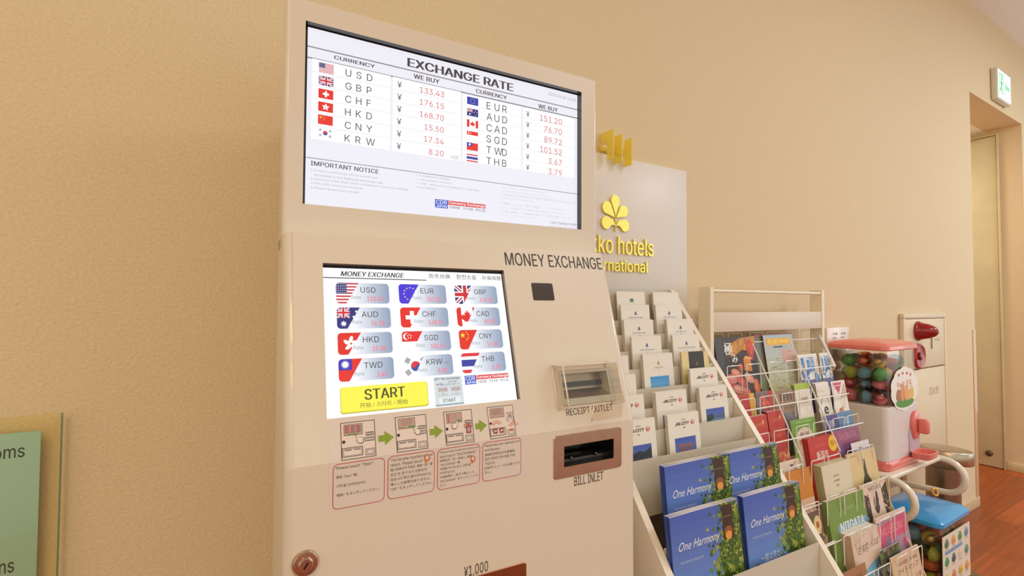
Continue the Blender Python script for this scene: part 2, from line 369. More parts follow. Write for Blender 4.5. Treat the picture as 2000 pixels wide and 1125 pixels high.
def flag(a, code, u0, v0, u1, v1, L=1, clip=None):
    w = u1-u0; h = v1-v0
    X = lambda t: u0+w*t
    Y = lambda t: v0+h*t
    def rc(x0, y0, x1, y1, c, l=0): a.rect(X(x0), Y(y0), X(x1), Y(y1), c, L+l, clip)
    def union(x0, y0, x1, y1, l):
        q = [(X(x0), Y(y0)), (X(x1), Y(y0)), (X(x1), Y(y1)), (X(x0), Y(y1))]
        if clip: q = clip_poly(q, clip)
        if len(q) < 3: return
        rw, rh = w*(x1-x0), h*(y1-y0)
        a.poly(q, (38, 46, 110), L+l)
        for wd, c, ll in ((.2, (245, 245, 250), 1), (.07, (205, 40, 55), 2)):
            a.line((X(x0), Y(y0)), (X(x1), Y(y1)), rh*wd, c, L+l+ll, q); a.line((X(x1), Y(y0)), (X(x0), Y(y1)), rh*wd, c, L+l+ll, q)
        cx, cy = X((x0+x1)/2), Y((y0+y1)/2)
        for wd, c, ll in ((.32, (245, 245, 250), 3), (.19, (205, 40, 55), 4)):
            a.rect(cx-rh*wd/2, Y(y0), cx+rh*wd/2, Y(y1), c, L+l+ll, q); a.rect(X(x0), cy-rh*wd/2, X(x1), cy+rh*wd/2, c, L+l+ll, q)
    red = (222, 41, 38)
    if code == 'USD':
        for i in range(13): rc(0, i/13, 1, (i+1)/13, (200, 60, 70) if i % 2 == 0 else (245, 245, 248))
        rc(0, 0, .42, 7/13, (50, 52, 110), 1)
        for i in range(5):
            for j in range(6): a.ell(X(.035+.07*j), Y((.5+i)*7/13/5), h*.022, h*.022, (240, 240, 250), L+2, 6, clip)
    elif code == 'GBP': union(0, 0, 1, 1, 0)
    elif code == 'AUD':
        rc(0, 0, 1, 1, (45, 45, 120)); union(0, 0, .5, .5, 1)
        a.star(X(.25), Y(.77), h*.15, (250, 250, 250), L+6, 7, .5, clip=clip)
        for x, y in ((.75, .2), (.64, .45), (.86, .4), (.75, .8)): a.star(X(x), Y(y), h*.07, (250, 250, 250), L+6, 7, .5, clip=clip)
    elif code == 'CHF':
        rc(0, 0, 1, 1, (226, 42, 36)); a.rect(X(.5)-h*.1, Y(.18), X(.5)+h*.1, Y(.82), (250, 250, 250), L+1, clip); a.rect(X(.5)-h*.32, Y(.4), X(.5)+h*.32, Y(.6), (250, 250, 250), L+1, clip)
    elif code == 'CAD':
        rc(0, 0, 1, 1, (250, 250, 250)); rc(0, 0, .22, 1, red, 1); rc(.78, 0, 1, 1, red, 1)
        leaf = [(0, -.36), (.08, -.2), (.16, -.24), (.13, -.04), (.24, -.14), (.26, -.07), (.36, -.09), (.32, .04), (.36, .08), (.18, .2), (.19, .26), (.02, .24), (.02, .4)]
        leaf = leaf+[(-x, y) for x, y in leaf[::-1][:-1]]
        for i in range(len(leaf)):
            p, q = leaf[i], leaf[(i+1) % len(leaf)]
            a.poly([(X(.5), Y(.5)+h*.02), (X(.5)+h*p[0], Y(.5)+h*p[1]), (X(.5)+h*q[0], Y(.5)+h*q[1])], red, L+1, clip)
    elif code == 'HKD':
        rc(0, 0, 1, 1, (222, 44, 36))
        for k in range(5):
            t = R(-90+72*k); a.ell(X(.5)+h*.19*math.cos(t), Y(.5)+h*.19*math.sin(t), h*.17, h*.085, (250, 246, 244), L+1, 12, clip, t+.35)
    elif code == 'SGD':
        rc(0, 0, 1, .5, (226, 44, 40)); rc(0, .5, 1, 1, (250, 250, 250))
        a.ell(X(.2), Y(.25), h*.17, h*.17, (250, 250, 250), L+1, 18, clip); a.ell(X(.2)+h*.07, Y(.25), h*.155, h*.155, (226, 44, 40), L+2, 18, clip)
        for k in range(5): t = R(-90+72*k); a.ell(X(.32)+h*.09*math.cos(t), Y(.25)+h*.09*math.sin(t), h*.03, h*.03, (250, 250, 250), L+3, 6, clip)
    elif code == 'CNY':
        rc(0, 0, 1, 1, (224, 46, 30)); a.star(X(.18), Y(.27), h*.16, (250, 220, 60), L+1, clip=clip)
        for x, y in ((.36, .12), (.43, .24), (.43, .4), (.36, .5)): a.star(X(x), Y(y), h*.055, (250, 220, 60), L+1, clip=clip)
    elif code == 'EUR':
        rc(0, 0, 1, 1, (40, 60, 170) if L < 3 else (70, 50, 215))
        for k in range(12): t = R(30*k); a.star(X(.5)+h*.32*math.cos(t), Y(.5)+h*.32*math.sin(t), h*.055, (240, 225, 110), L+1, clip=clip)
    elif code == 'TWD':
        rc(0, 0, 1, 1, (228, 44, 36)); rc(0, 0, .5, .5, (60, 50, 175), 1); a.star(X(.25), Y(.25), h*.2, (250, 250, 250), L+2, 12, .55, clip=clip)
    elif code == 'THB':
        for y0, y1, c in ((0, .167, (222, 44, 60)), (.167, .333, (248, 248, 250)), (.333, .667, (50, 56, 160)), (.667, .833, (248, 248, 250)), (.833, 1, (222, 44, 60))): rc(0, y0, 1, y1, c)
    elif code == 'KRW':
        rc(0, 0, 1, 1, (250, 250, 250)); a.ell(X(.5), Y(.5), h*.24, h*.24, (55, 75, 165), L+1, 20, clip, .5)
        pts = [(X(.5)+h*.24*math.cos(R(t)), Y(.5)+h*.24*math.sin(R(t))) for t in range(-158, 23, 12)]
        a.poly(pts, (215, 50, 60), L+2, clip); a.ell(X(.5)-h*.11, Y(.5)-h*.045, h*.12, h*.12, (215, 50, 60), L+2, 14, clip); a.ell(X(.5)+h*.11, Y(.5)+h*.045, h*.12, h*.12, (55, 75, 165), L+3, 14, clip)
        for x, y, t in ((.17, .22, -56), (.83, .22, 56), (.17, .78, 56), (.83, .78, -56)):
            for k in (-1, 0, 1):
                c = np.array([X(x), Y(y)]); d = np.array([math.cos(R(t)), math.sin(R(t))]); p = np.array([-d[1], d[0]])*h*.075*k
                a.line(c+p-d*h*.13, c+p+d*h*.13, h*.04, (40, 40, 45), L+1, clip)

# ================================================================== the room
WY = 1.100
WALLC = (226, 200, 160)
b = B(); b.box(-3, 4.03, WY, WY+.2, 0, CEIL, WALLC, 'wallpaper'); b.box(4.03, 5.08, WY, WY+.2, 2.553, CEIL, WALLC, 'wallpaper')
b.box(5.08, 7.6, WY, WY+.2, 0, CEIL, WALLC, 'wallpaper'); structure('wall_back', b)
b = B(); b.box(-3, 7.6, -4, 3, -.1, 0, (140, 70, 30), 'wood_floor'); structure('floor', b)
b = B(); b.box(-3, 7.6, -4, 3, CEIL, CEIL+.1, (235, 230, 226), 'ceiling_board'); structure('ceiling', b)
b = B(); b.box(5.08, 5.28, WY+.2, 3, 0, 2.553, WALLC, 'wallpaper'); structure('wall_right', b)
b = B(); b.box(3.83, 4.03, WY+.2, 3, 0, 2.553, WALLC, 'wallpaper'); structure('wall_left', b)
b = B(); b.box(4.03, 5.08, WY+.2, 2.95, 2.553, 2.65, (222, 205, 175), 'ceiling_board'); structure('trim_1', b)
b = B(); b.box(4.03, 5.08, 2.9, 3, 0, 2.553, WALLC, 'wallpaper'); structure('wall_recess', b)
# door on the right side of the recess: frame, leaf, small round lock
DC = (218, 200, 158)
b = B(); b.box(5.055, 5.079, 1.223, 1.235, .0, 2.52, DC, 'door_paint', .002); b.box(5.055, 5.079, 1.235, 2.2, 2.508, 2.52, DC, 'door_paint'); b.box(5.055, 5.079, 2.188, 2.2, 0, 2.508, DC, 'door_paint')
b.box(5.062, 5.078, 1.238, 2.186, .006, 2.504, DC, 'door_paint', .002)
d1 = structure('door_1', b)
b = B(); b.lathe([(.0, 0), (.02, 0), (.022, .004), (.02, .012), (.012, .016), (0, .016)], (120, 112, 100), 'metal', 20, Matrix.Translation((5.062, 1.315, .10)) @ Matrix.Rotation(R(-90), 4, 'Y'))
structure('door_lock', b, d1)
# skirting and corner guard beside the recess
b = B(); b.box(-3, 4.026, WY-.008, WY-.0005, .0005, .06, (222, 190, 150), 'paint', .002); structure('baseboard_back', b)
b = B(); b.box(5.068, 5.0795, WY+.001, 1.222, .0005, .06, (216, 196, 152), 'paint', .002); structure('baseboard_right', b)
b = B(); b.box(3.985, 4.034, WY-.004, WY-.0005, .061, 1.071, (224, 180, 135), 'plastic', .001); b.box(4.0305, 4.034, WY-.004, WY+.05, .061, 1.071, (224, 180, 135), 'plastic', .001); structure('trim_2', b)

# emergency exit sign above the recess
x0, x1, z0, z1 = 4.42, 4.70, 2.59, 2.80
t = Thing('exit_sign', 'lit white and green emergency exit sign on the wall above the doorway recess', 'sign', (4.6, WY, 2.6))
b = B(); b.box(x0, x1, WY-.035, WY-.001, z0, z1, (225, 222, 205), 'plastic', .006); t.part('housing', b)
b = B(); a = Art(b, (x0+.012, WY-.036, z1-.012), (1, 0, 0), (0, 0, -1), 'sign_lit'); w, h = x1-x0-.024, z1-z0-.024
a.rect(0, 0, w, h, (244, 252, 246))
a.rect(w*.06, h*.1, w*.44, h*.9, (120, 205, 160), 1); a.rect(w*.12, h*.18, w*.38, h*.9, (244, 252, 246), 2)
g = (70, 180, 125)
a.ell(w*.27, h*.27, h*.08, h*.08, g, 3); a.line((w*.27, h*.36), (w*.22, h*.58), h*.13, g, 3); a.line((w*.22, h*.58), (w*.3, h*.72), h*.09, g, 3); a.line((w*.3, h*.72), (w*.28, h*.86), h*.08, g, 3)
a.line((w*.22, h*.58), (w*.15, h*.76), h*.09, g, 3); a.line((w*.27, h*.4), (w*.36, h*.5), h*.07, g, 3); a.line((w*.25, h*.4), (w*.16, h*.46), h*.07, g, 3)
a.poly([(w*.52, h*.5), (w*.66, h*.25), (w*.66, h*.42), (w*.92, h*.42), (w*.92, h*.58), (w*.66, h*.58), (w*.66, h*.75)], (120, 205, 160), 2)
t.part('sign_face', b)

# fire hydrant box with alarm lamp and bell button
x0, x1 = 2.966, 3.503
t = Thing('hydrant_box', 'beige recessed fire hydrant box with red lamp and alarm button on wall', 'fire hydrant box', (3.235, WY, .12))
BC = (228, 205, 172)
b = B(); y = WY-.001
for q in ((x0, x1, 1.15, 1.174), (x0, x1, .12, .14)): b.box(q[0], q[1], y-.022, y, q[2], q[3], BC, 'paint', .003)
b.box(x0, x0+.02, y-.022, y, .14, 1.15, BC, 'paint', .003); b.box(x1-.02, x1, y-.022, y, .14, 1.15, BC, 'paint', .003)
b.box(x0+.02, x1-.02, y-.006, y, .14, 1.15, (170, 150, 120), 'paint'); t.part('frame', b)
b = B(); b.box(x0+.023, x1-.023, y-.02, y-.0065, .892, 1.147, BC, 'paint', .003)
b.box(3.298, 3.309, y-.021, y-.0195, .985, 1.06, (150, 130, 105), 'paint', .003)
a = Art(b, (3.34, y-.0202, 1.04), (1, 0, 0), (0, 0, -1), 'paper'); a.text('火災報知', 0, 0, .075, .014, (205, 170, 140)); up = t.part('upper_door', b)
b = B(); b.box(x0+.023, x1-.023, y-.02, y-.0065, .143, .885, BC, 'paint', .003)
a = Art(b, (3.26, y-.0202, .785), (1, 0, 0), (0, 0, -1), 'paper'); a.text('消火栓', 0, 0, .13, .045, (215, 175, 140)); t.part('lower_door', b)
MY = lambda x, z: Matrix.Translation((x, y-.02, z)) @ Matrix.Rotation(R(90), 4, 'X')
b = B(); b.lathe([(0, 0), (.05, 0), (.05, .008), (.046, .012), (.043, .02), (.036, .05), (.024, .075), (.01, .086), (0, .087)], (150, 14, 18), 'plastic', 28, MY(3.13, 1.085)); t.part('alarm_lamp', b, 'dark red domed alarm lamp')
b = B(); b.lathe([(0, 0), (.066, 0), (.066, .008), (.058, .014), (.046, .01), (.03, .008), (0, .008)], (170, 30, 28), 'plastic', 32, MY(3.13, .955)); bl = t.part('alarm_button', b, 'round red alarm button')
b = B(); b.lathe([(0, .009), (.02, .009), (.02, .014), (.016, .017), (0, .017)], (120, 16, 16), 'plastic', 24, MY(3.13, .955)); t.part('push_disc', b, None, bl)

# small notice plate on the wall between rack and hydrant box
b = B(); x0, x1, z0, z1 = 2.245, 2.435, .97, 1.12
b.box(x0, x1, WY-.012, WY-.001, z0, z1, (238, 226, 212), 'plastic', .002)
a = Art(b, (x0, WY-.0122, z1), (1, 0, 0), (0, 0, -1), 'paper')
for cu in (.045, .115):
    a.text('空調', cu, .022, cu+.04, .032, (70, 60, 60))
    for k, s in enumerate(('運転停止', '温度設定', '風量切替')): a.text(s, cu, .04+.013*k, cu+.036, .048+.013*k, (140, 125, 120))
single('wall_switch_plate', b, 'small off white switch plate with tiny print on wall beside pink capsule machine', 'switch plate', (2.34, WY, .97))

# glass guide sign at the far left
t = Thing('glass_sign', 'clear glass wall sign with pale green panel at lower left', 'sign', (-.5, WY-.03, .5))
gx1 = WF.ony(119, 900, WY-.010)[0]; gz = WF.ony(119, 806, WY-.010)[2]; px1 = WF.ony(82, 900, WY-.010)[0]; pz = WF.ony(82, 838, WY-.010)[2]
b = B(); b.box(-.95, gx1, WY-.018, WY-.010, .42, gz, (254, 251, 236), 'tinted_glass', .0008); t.part('glass_plate', b)
b = B(); b.box(gx1+.0001, gx1+.0012, WY-.018, WY-.010, .42, gz, (70, 140, 120), 'plastic'); t.part('glass_edge', b, 'green polished glass edge')
b = B(); b.box(-.91, px1, WY-.0210, WY-.0183, .46, pz, (158, 190, 156), 'plastic', .0005)
a = Art(b, (px1, WY-.0212, pz), (1, 0, 0), (0, 0, -1), 'paper', WF)
u1, v1 = a.uv(48, 892); _, v0 = a.uv(48, 874)
a.text('Restrooms', 0, v0-.004, h=(v1-v0)*1.05, col=(62, 62, 44), align='l') if 0 else None
vs, fs = text_geo('oms'); wk = max(p[0] for p in vs)
u0, _ = a.uv(0, 885); a.text('Restrooms', u1-(u1-u0)*3.3, v0-(v1-v0)*.38, u1, v1, (60, 62, 44))
u1, v1 = a.uv(27, 1117); _, v0 = a.uv(27, 1097); a.text('Directions', u1-(u1-a.uv(0, 1110)[0])*5, v0-(v1-v0)*.4, u1, v1, (60, 62, 44))
t.part('sign_panel', b, 'pale green panel with dark lettering')
for x in (-.9, -.3):
    for z in (.45, gz-.09):
        b = B(); b.lathe([(0, 0), (.008, 0), (.008, .0085), (0, .0085)], (190, 190, 185), 'metal', 16, Matrix.Translation((x, WY-.001, z)) @ Matrix.Rotation(R(90), 4, 'X')); t.part('standoff', b)

# hotel board behind the machine
bx0, bx1, bz0, bz1 = .704, 1.350, 1.20, 1.6595
t = Thing('hotel_board', 'white wall board with gold hotel lettering and five petal emblem', 'sign board', (1.043, WY, bz0))
b = B(); b.box(bx0, bx1, WY-.014, WY-.001, bz0, bz1, (226, 216, 206), 'paint', .0015); t.part('board', b)
GOLD = (255, 232, 120)
def solid_text(b, s, x0, z0, x1, z1, y, th, col, mat, bold=0.):
    """raised letters: front outline pulled back to the board"""
    vs, fs = text_geo(s, 0, bold, 3); A = np.array(vs); lo = A.min(0); hi = A.max(0)
    P = [(x0+(p[0]-lo[0])/(hi[0]-lo[0])*(x1-x0), z0+(p[1]-lo[1])/(hi[1]-lo[1])*(z1-z0)) for p in vs]
    n = len(P); F = [tuple(f) for f in fs]; cnt = {}
    for f in F:
        for i in range(len(f)): e = (f[i], f[(i+1) % len(f)]); cnt[e] = 1
    edges = [e for e in cnt if (e[1], e[0]) not in cnt]
    b.add([(x, y, z) for x, z in P]+[(x, y+th, z) for x, z in P], F+[(e[1], e[0], n+e[0], n+e[1]) for e in edges], col, mat)
yb = WY-.0145
def fit_left(full, tail, xt, x1):
    """left edge of the full line so that its tail spans xt..x1"""
    w = lambda q: max(p[0] for p in text_geo(q, 0, 0, 3)[0])-min(p[0] for p in text_geo(q, 0, 0, 3)[0])
    return x1-(x1-xt)*w(full)/w(tail)
b = B(); solid_text(b, 'nikko hotels', fit_left('nikko hotels', 'ko hotels', .960, 1.186), 1.3665, 1.186, 1.4205, yb-.006, .006, GOLD, 'gold'); t.part('lettering', b, 'raised gold letters reading nikko hotels')
b = B(); solid_text(b, 'international', fit_left('international', 'rnational', .980, 1.1625), 1.3145, 1.1625, 1.350, yb-.006, .006, GOLD, 'gold'); t.part('lettering', b, 'raised gold letters reading international')
def petal(b, ox, oz, cx, cz, r, y, th=.006, sag=0.):
    """teardrop from its tip (ox, oz) to a round end at (cx, cz)"""
    d = math.hypot(cx-ox, cz-oz); base = math.atan2(cz-oz, cx-ox); al = math.acos(min(.99, r/d)); pts = []
    t0 = base+math.pi-al; t1 = base-math.pi+al      # tangent points
    for k in range(25): a = t0+(t1-t0)*k/24; pts.append((cx+r*math.cos(a), cz+r*math.sin(a)))
    p1, p0 = pts[-1], pts[0]; T = (ox, oz)
    mid = lambda p, q, f, s: (p[0]+(q[0]-p[0])*f, p[1]+(q[1]-p[1])*f+s)
    pts += [mid(p1, T, f, sag*math.sin(math.pi*f)) for f in (.3, .6, .85)]+[T]+[mid(T, p0, f, sag*math.sin(math.pi*f)) for f in (.15, .4, .7)]
    b.ext([(x, y, z) for x, z in pts], (0, th, 0), GOLD, 'gold')
for ox, oz, cx, cz, r_, sg in ((1.044, 1.482, 1.043, 1.530, .0165, 0), (1.042, 1.478, 1.010, 1.5055, .018, 0), (1.046, 1.478, 1.077, 1.501, .017, 0), (1.043, 1.452, 1.008, 1.460, .019, .008), (1.045, 1.452, 1.081, 1.457, .018, .008)):
    sx, sz = lambda q: q*.983, lambda q: 1.22+(q-1.22)*.983
    b = B(); petal(b, sx(ox), sz(oz), sx(cx), sz(cz), r_, yb-.006, sag=sg); t.part('emblem_petal', b)
b = B(); b.box(1.0255, 1.0269, yb-.006, yb, 1.432, 1.473, GOLD, 'gold'); t.part('emblem_stem', b)

# amber acrylic fins hooked over the top of the board
t = Thing('acrylic_fin_bracket', 'amber acrylic bracket of three upright fins above the hotel board', 'bracket', (1.02, WY, 1.62))
AM = (255, 242, 136)
for i, (x, y0, yb_, zt, zb) in enumerate(((.985, 1.047, 1.066, 1.722, 1.637), (1.025, 1.053, 1.084, 1.716, 1.634), (1.065, 1.054, 1.084, 1.712, 1.632))):
    b = B(); th = .004
    if i == 0: prof = [(y0, zt), (WY-.002, zt), (WY-.002, zt-.03), (y0+.026, zt-.03), (y0+.026, zb), (y0, zb)]
    else: prof = [(y0, zt), (yb_, zt), (yb_, zb), (y0, zb)]
    b.ext([(x, p, z) for p, z in prof], (th, 0, 0), AM, 'acrylic'); t.part('fin', b)
b = B(); b.box(.975, 1.075, 1.0855, WY-.002, 1.668, 1.685, AM, 'acrylic', .001); t.part('back_bar', b)

# ================================================================== money exchange machine
MX0, MX1 = .0545, .6485
MC = (227, 213, 196)
t = Thing('money_exchange_machine', 'tall cream money exchange machine with rate display, touch screen and bill inlet', 'exchange machine', (.346, .9, 0), MF)
TOPZ, TOPY, BZ, BY = 1.3215, .789, 1.0055, .6985
RC = .012
def ring(yf, z, x0=MX0, x1=MX1, yback=.885, rc=RC):
    o = [(x0, yback, z)]
    for k in range(7): a = R(180+90*k/6); o.append((x0+rc+rc*math.cos(a), yf+rc+rc*math.sin(a), z))
    for k in range(7): a = R(270+90*k/6); o.append((x1-rc+rc*math.cos(a), yf+rc+rc*math.sin(a), z))
    o.append((x1, yback, z)); return o
def shell(b, rings, col, mat='enamel', top=True):
    """loft of the cabinet skin without its flat front strip"""
    n = len(rings[0]); vs = [p for r in rings for p in r]; fs = []
    for i in range(len(rings)-1):
        for k in range(n):
            if k == 7: continue
            fs.append((i*n+k, i*n+(k+1) % n, (i+1)*n+(k+1) % n, (i+1)*n+k))
    if top: fs.append(tuple((len(rings)-1)*n+k for k in range(n)))
    b.add(vs, fs, col, mat, True)
def holed(b, O, ux, vy, n, w, h, holes, col, mat='enamel'):
    """rectangle with rectangular holes; each hole gets side walls (u0,v0,u1,v1,depth,side colour)"""
    O = np.array(O); ux = np.array(ux); vy = np.array(vy); n = np.array(n)
    us = sorted({0, w, *[q for k in holes for q in (k[0], k[2])]}); vs_ = sorted({0, h, *[q for k in holes for q in (k[1], k[3])]})
    P = lambda u, v, d=0: O+ux*u+vy*v-n*d
    for i in range(len(us)-1):
        for j in range(len(vs_)-1):
            cu, cv = (us[i]+us[i+1])/2, (vs_[j]+vs_[j+1])/2
            if any(k[0] < cu < k[2] and k[1] < cv < k[3] for k in holes): continue
            b.add([P(us[i], vs_[j]), P(us[i], vs_[j+1]), P(us[i+1], vs_[j+1]), P(us[i+1], vs_[j])], [(0, 1, 2, 3)], col, mat)
    for u0, v0, u1, v1, dp, sc in holes:
        q = [(u0, v0), (u1, v0), (u1, v1), (u0, v1)]
        for i in range(4):
            a, c = q[i], q[(i+1) % 4]; b.add([P(*a), P(*c), P(*c, dp), P(*a, dp)], [(0, 1, 2, 3)], sc, mat)
UX = np.array([1., 0, 0]); PL = math.hypot(TOPY-BY, TOPZ-BZ)
VT = np.array([0, (BY-TOPY)/PL, (BZ-TOPZ)/PL]); NT = np.array([0, VT[2], -VT[1]]); NV = np.array([0, -1., 0]); VV = np.array([0, 0, -1.])
PO = np.array([MX0+RC, TOPY, TOPZ]); PV = np.array([MX0+RC, BY, BZ]); PW = MX1-MX0-2*RC
b = B()
tp = Art(b, PO, UX, VT, 'paper', MF); vp = Art(b, PV, UX, VV, 'paper', MF)     # tilted and upright panel
def box_uv(a, p, q): return (*a.uv(*p), *a.uv(*q))
s0 = tp.uv(630.3, 513.5); s1 = tp.uv(1016.5, 779.5); SCR = (s0[0], s0[1], s1[0], s1[1])
rc0 = tp.uv(1094.5, 731); rc1 = tp.uv(1192, 770); RCP = (*rc0, *rc1)
bi0 = vp.uv(1101, 872); bi1 = vp.uv(1197.7, 894); BIN = (*bi0, *bi1)
co1 = vp.uv(1027.8, 1096); COP = (.055, co1[1], co1[0], co1[1]+.12)
COH = (COP[0]+.02, COP[1]+.024, COP[2]-.012, COP[3]-.03)
shell(b, [ring(BY, 0), ring(BY, BZ-.004), ring(BY, BZ), ring(TOPY, TOPZ-.003), ring(TOPY+.004, TOPZ, MX0+.002, MX1-.002)], MC)
DK = (60, 52, 46)
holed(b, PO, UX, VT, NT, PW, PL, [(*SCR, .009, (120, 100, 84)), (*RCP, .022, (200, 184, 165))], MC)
holed(b, PV, UX, VV, NV, PW, BZ, [(*BIN, .05, (24, 22, 22)), (*COH, .04, (60, 44, 34))], MC)
b.add([PO+UX*u+VT*v-NT*.0 for u, v in ((0, 0), (PW, 0))]+[(MX1-RC, TOPY+.004, TOPZ), (MX0+RC, TOPY+.004, TOPZ)], [(0, 1, 2, 3)], MC, 'enamel')
# panel lettering
BK = (52, 46, 44)
tp.ptext('MONEY EXCHANGE', 984.5, 492.5, 1176.5, 526.5, col=BK, L=1, bold=.004)
tp.ptext('RECEIPT OUTLET', 1105, 802, 1196, 803, col=BK, L=1) if 0 else None
u0, v0 = tp.uv(1105, 799); u1, v1 = tp.uv(1197, 799); tp.text('RECEIPT OUTLET', u0, v0, u1, v0+.0115, col=BK)
u0, v0 = vp.uv(1121.5, 932); u1, v1 = vp.uv(1178, 937); vp.text('BILL INLET', u0, v0, u1, v1, col=BK)
u0, v0 = vp.uv(906.5, 1110); u1, v1 = vp.uv(953, 1118); vp.text('¥1,000', u0, v0-.002, u1, v1+.0008, col=BK)
low = t.part('lower_cabinet', b)
b = B(); b.box(.12, .59, .884, 1.07, 0, 1.6, MC, 'paint', .006); t.part('rear_housing', b)
# ---- instruction sticker, bent over the panel edge
b = B(); tp2 = Art(b, PO, UX, VT, 'paper', MF); vp2 = Art(b, PV, UX, VV, 'paper', MF)
SC_ = (226, 211, 200)
su0 = tp2.uv(640, 819)[0]; su1 = tp2.uv(1020, 778)[0]+.004; sv = SCR[3]+.001; sb = vp2.uv(651, 1001)[1]
tp2.rect(su0, sv, su1, PL, SC_, 0); vp2.rect(su0, 0, su1, sb, SC_, 0)
# four little machine drawings; icon corners in panel coordinates
ic = [(*tp2.uv(664.5, 826), *tp2.uv(733, 818)), (*tp2.uv(771, 815.5), *tp2.uv(830, 808)), (*tp2.uv(865.5, 805), *tp2.uv(920, 799)), (*tp2.uv(950.5, 795.5), *tp2.uv(1000, 789))]
LN = (70, 58, 54); SK = (222, 186, 170)
W1 = np.mean([k[2]-k[0] for k in ic[:3]]); topv = np.mean([k[1] for k in ic])
for i, (u0, v0, u1, _) in enumerate(ic):
    u1 = u0+W1; v1 = PL-.001; v0 = topv; w, h = u1-u0, v1-v0
    X = lambda q: u0+w*q
    Y = lambda q: v0+h*q
    def outl(x0, y0, x1, y1, wd=.0009, L=2): tp2.ring([(X(x0), Y(y0)), (X(x1), Y(y0)), (X(x1), Y(y1)), (X(x0), Y(y1))], wd, LN, L)
    tp2.rect(u0, v0, u1, v1, (232, 214, 204), 1); outl(0, 0, 1, 1)
    tp2.rect(X(.09), Y(.06), X(.63), Y(.36), (196, 160, 150), 2); tp2.ring([(X(.09), Y(.06)), (X(.63), Y(.06)), (X(.63), Y(.36)), (X(.09), Y(.36))], .0005, LN, 3)
    if i == 0:
        for r_ in range(4):
            for c_ in range(3): tp2.rect(X(.12+.165*c_), Y(.10+.052*r_), X(.25+.165*c_), Y(.135+.052*r_), (200, 60, 50), 3); tp2.rect(X(.18+.165*c_), Y(.10+.052*r_), X(.25+.165*c_), Y(.135+.052*r_), (120, 120, 140), 4)
        tp2.rect(X(.18), Y(.315), X(.52), Y(.345), (110, 160, 50), 3)
    elif i == 1:
        for r_ in range(5): tp2.rect(X(.18), Y(.10+.035*r_), X(.54), Y(.112+.035*r_), (150, 120, 110), 3)
        tp2.rect(X(.4), Y(.29), X(.6), Y(.34), (90, 160, 50), 3); tp2.rect(X(.12), Y(.31), X(.28), Y(.335), (150, 130, 120), 3)
    elif i == 2:
        for r_ in range(6): tp2.rect(X(.13), Y(.1+.04*r_), X(.18), Y(.125+.04*r_), (190, 60, 50), 3)
        for c_ in range(3): tp2.rect(X(.24+.09*c_), Y(.1), X(.245+.09*c_), Y(.32), (150, 120, 110), 3)
        tp2.rect(X(.45), Y(.28), X(.6), Y(.33), (90, 160, 50), 3)
    else:
        for r_ in range(5): tp2.rect(X(.16), Y(.11+.035*r_), X(.54), Y(.122+.035*r_), (150, 120, 110), 3)
    tp2.ell(X(.08), Y(.52), .0022, .0022, (40, 30, 28), 2, 10)
    if i < 3:
        outl(.72, .32, .96, .42); outl(.77, .345, .91, .395, .0005)
    if i < 2:
        outl(.68, .46, .96, .57); outl(.74, .49, .9, .54, .0005)
    if i == 3:
        for q in ((.72, .23, .97, .29), (.82, .29, .87, .42), (.7, .4, .78, .52), (.9, .4, .98, .52), (.74, .33, .95, .38)): outl(*q, .0006)
    outl(.02, .68, .62, .93, .0008); outl(.06, .71, .58, .9, .0005)
    tp2.rect(X(.1), Y(.74), X(.3), Y(.76), LN, 3); tp2.rect(X(.36), Y(.74), X(.55), Y(.76), LN, 3)
    outl(.69, .77, .96, .95, .0007); outl(.74, .81, .91, .91, .0005)
    if i < 3:       # pointing hand
        hx, hy = ((.4, .36), (.54, .33), (.5, .3))[i]; m = -1 if i == 2 else 1
        hand = [(0, 0), (.035, -.01), (.1, .07), (.2, .075), (.25, .11), (.25, .2), (.22, .25), (.12, .25), (.03, .15), (.07, .13)]
        pts = [(X(hx+m*p), Y(hy+q)) for p, q in hand]
        c = (sum(p[0] for p in pts)/10, sum(p[1] for p in pts)/10)
        tp2.poly(pts if m == 1 else pts[::-1], (40, 34, 32), 5); tp2.poly([(c[0]+(p[0]-c[0])*.86, c[1]+(p[1]-c[1])*.86) for p in pts], (238, 222, 212), 6)
    if i == 2:      # banknote going in
        tp2.rect(X(.74), Y(.5), X(.92), Y(.72), (160, 60, 55), 5); tp2.rect(X(.78), Y(.54), X(.88), Y(.68), (190, 160, 170), 6)
        tp2.poly([(X(.83), Y(.4)), (X(.93), Y(.5)), (X(.73), Y(.5))], (214, 90, 60), 5)
        outl(.68, .44, .96, .55, .0007, 4)
    if i == 3:
        for cx, cy in ((.3, .62), (.94, .72)):
            for k in range(5):
                an = R(-150+30*k); tp2.line((X(cx)+.004*math.cos(an), Y(cy)+.004*math.sin(an)), (X(cx)+.010*math.cos(an), Y(cy)+.010*math.sin(an)), .0013, (222, 120, 70), 4)
        for cx in (.14, .38): tp2.rect(X(cx), Y(.7), X(cx+.16), Y(.85), (150, 60, 55), 5); tp2.rect(X(cx+.03), Y(.74), X(cx+.13), Y(.8), (220, 190, 180), 6)
        tp2.rect(X(.78), Y(.76), X(.9), Y(.83), (200, 90, 70), 5)
    if i < 3:       # green arrow
        a0 = u1+.004; a1 = ic[i+1][0]-.003 if i < 3 else 0; vm = Y(.55); hh = .0095
        tp2.poly([(a0, vm-hh*.45), (a1-.013, vm-hh*.45), (a1-.013, vm+hh*.45), (a0, vm+hh*.45)], (140, 160, 40), 3)
        tp2.poly([(a1-.013, vm-hh), (a1, vm), (a1-.013, vm+hh)], (140, 160, 40), 3)
